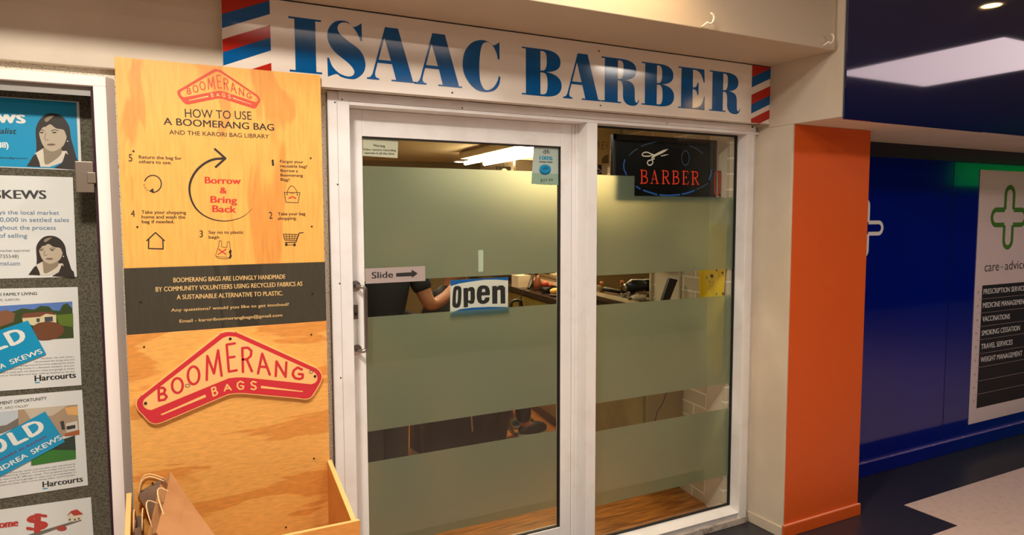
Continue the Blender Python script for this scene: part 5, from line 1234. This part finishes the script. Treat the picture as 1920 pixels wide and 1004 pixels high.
# cape draped from neck over lap, open at the bottom
rings = [(0, 0, 1.13, .062, .062), (-.01, 0, 1.06, .13, .20), (0, 0, .92, .20, .27), (.06, 0, .76, .27, .31), (.13, 0, .64, .38, .33), (.08, 0, .45, .34, .33), (.035, 0, .06, .30, .28)]
vs = []; n_ = 40
for k, (cx_, cy_, z_, rx_, ry_) in enumerate(rings):
    for i in range(n_):
        t_ = 2*math.pi*i/n_; w_ = 1+.035*k*math.sin(9*t_)/3; vs.append(W(cx_+rx_*w_*math.cos(t_), cy_+ry_*w_*math.sin(t_), z_+(.02*math.sin(3*t_) if k == 6 else 0)))
obj('cape', MB().add(vs, [(k*n_+i, k*n_+(i+1)%n_, (k+1)*n_+(i+1)%n_, (k+1)*n_+i) for k in range(len(rings)-1) for i in range(n_)]), M_capem, pc, smooth=True, solid=.004, recalc=False)
M_snk = mat('colourful_sneaker', (24, 128, 140), .5, mottle=(16, (186, 190, 40), .48, .54))
for s_ in (-1, 1):
    c_ = Vector(W(.55, .11*s_, .118)); sh_ = obj('sneaker', MB().sphere(c_, .115, .048, .05, 14), M_snk if s_ > 0 else K_blk, pc, smooth=True)
    obj('sole', MB().sphere(c_-Vector((0, 0, .035)), .118, .05, .018, 14), M_sole, sh_, smooth=True)
sk_ = skin('sock', [(*W(.468, -.11, .36), .066), (*W(.48, -.11, .16), .056)], [(0, 1)], K_blk, pc)
bc = thing('barber_chair', (C0.x, C0.y, .025), 'black barber chair on a steel column under the caped client', 'chair')
W = lambda x, y, z: (C0.x+x, C0.y+y, C0.z+z)
obj('base', MB().lathe(W(0, 0, 0), [(.28, 0), (.28, .015), (.10, .04), (.05, .06)], 32), M_steel, bc)
obj('column', MB().lathe(W(0, 0, .06), [(.045, 0), (.045, .34)], 20), M_steel, bc)
obj('seat', MB().box(C0.x-.22, C0.x+.26, C0.y-.24, C0.y+.24, C0.z+.40, C0.z+.47), K_blk, bc, bevel=.03)
obj('backrest', MB().hexa([W(-.26, -.2, .5), W(-.19, -.2, .5), W(-.19, .2, .5), W(-.26, .2, .5)], [W(-.34, -.17, .98), W(-.28, -.17, .98), W(-.28, .17, .98), W(-.34, .17, .98)]), K_blk, bc, bevel=.015)
for s_ in (-1, 1): obj('armrest', MB().tube([W(-.2, .29*s_, .5), W(-.2, .29*s_, .66), W(.2, .29*s_, .66), W(.2, .29*s_, .5), W(.15, .23*s_, .45)], .016, 10), M_steel, bc, smooth=True)
obj('footrest', MB().tube([W(.2, -.08, .4), W(.42, -.08, .09), W(.62, -.08, .055)], .014, 8).tube([W(.2, .08, .4), W(.42, .08, .09), W(.62, .08, .055)], .014, 8).tube([W(.62, -.16, .055), W(.62, .16, .055)], .018, 8), M_steel, bc)
lv = PY(892, 780, 1.2); lv2 = PY(892, 814, 1.2)
obj('lever', MB().tube([(lv.x, 1.28, lv.z+.1), (lv.x, 1.25, lv2.z)], .006, 8), M_steel, bc)
# dark waiting chair arm seen under the bench
ch = thing('stool', (2.41, 2.0, .025), 'dark stool with curved black rail beside the olive bench', 'stool')
p = Vector((2.41, 2.0, .025))
obj('seat', MB().lathe(p+Vector((0, 0, .55)), [(.10, 0), (.12, .03), (.10, .06)], 24), K_blk, ch)
obj('stem', MB().lathe(p+Vector((0, 0, .02)), [(.03, 0), (.03, .53)], 12), M_steel, ch)
obj('foot', MB().lathe(p, [(.12, 0), (.11, .02)], 24), K_blk, ch)
r0 = PY(957, 580, p.y); r1 = PY(979, 580, p.y); rt_ = PY(968, 563, p.y)
obj('back_rail', MB().tube([(r0.x, p.y+.02, .60), (r0.x, p.y, r0.z), (r0.x+.01, p.y, rt_.z-.01), (rt_.x, p.y, rt_.z), (r1.x-.01, p.y, rt_.z-.01), (r1.x, p.y, r1.z), (r1.x, p.y+.02, .60)], .012, 8), K_blk, ch, smooth=True)
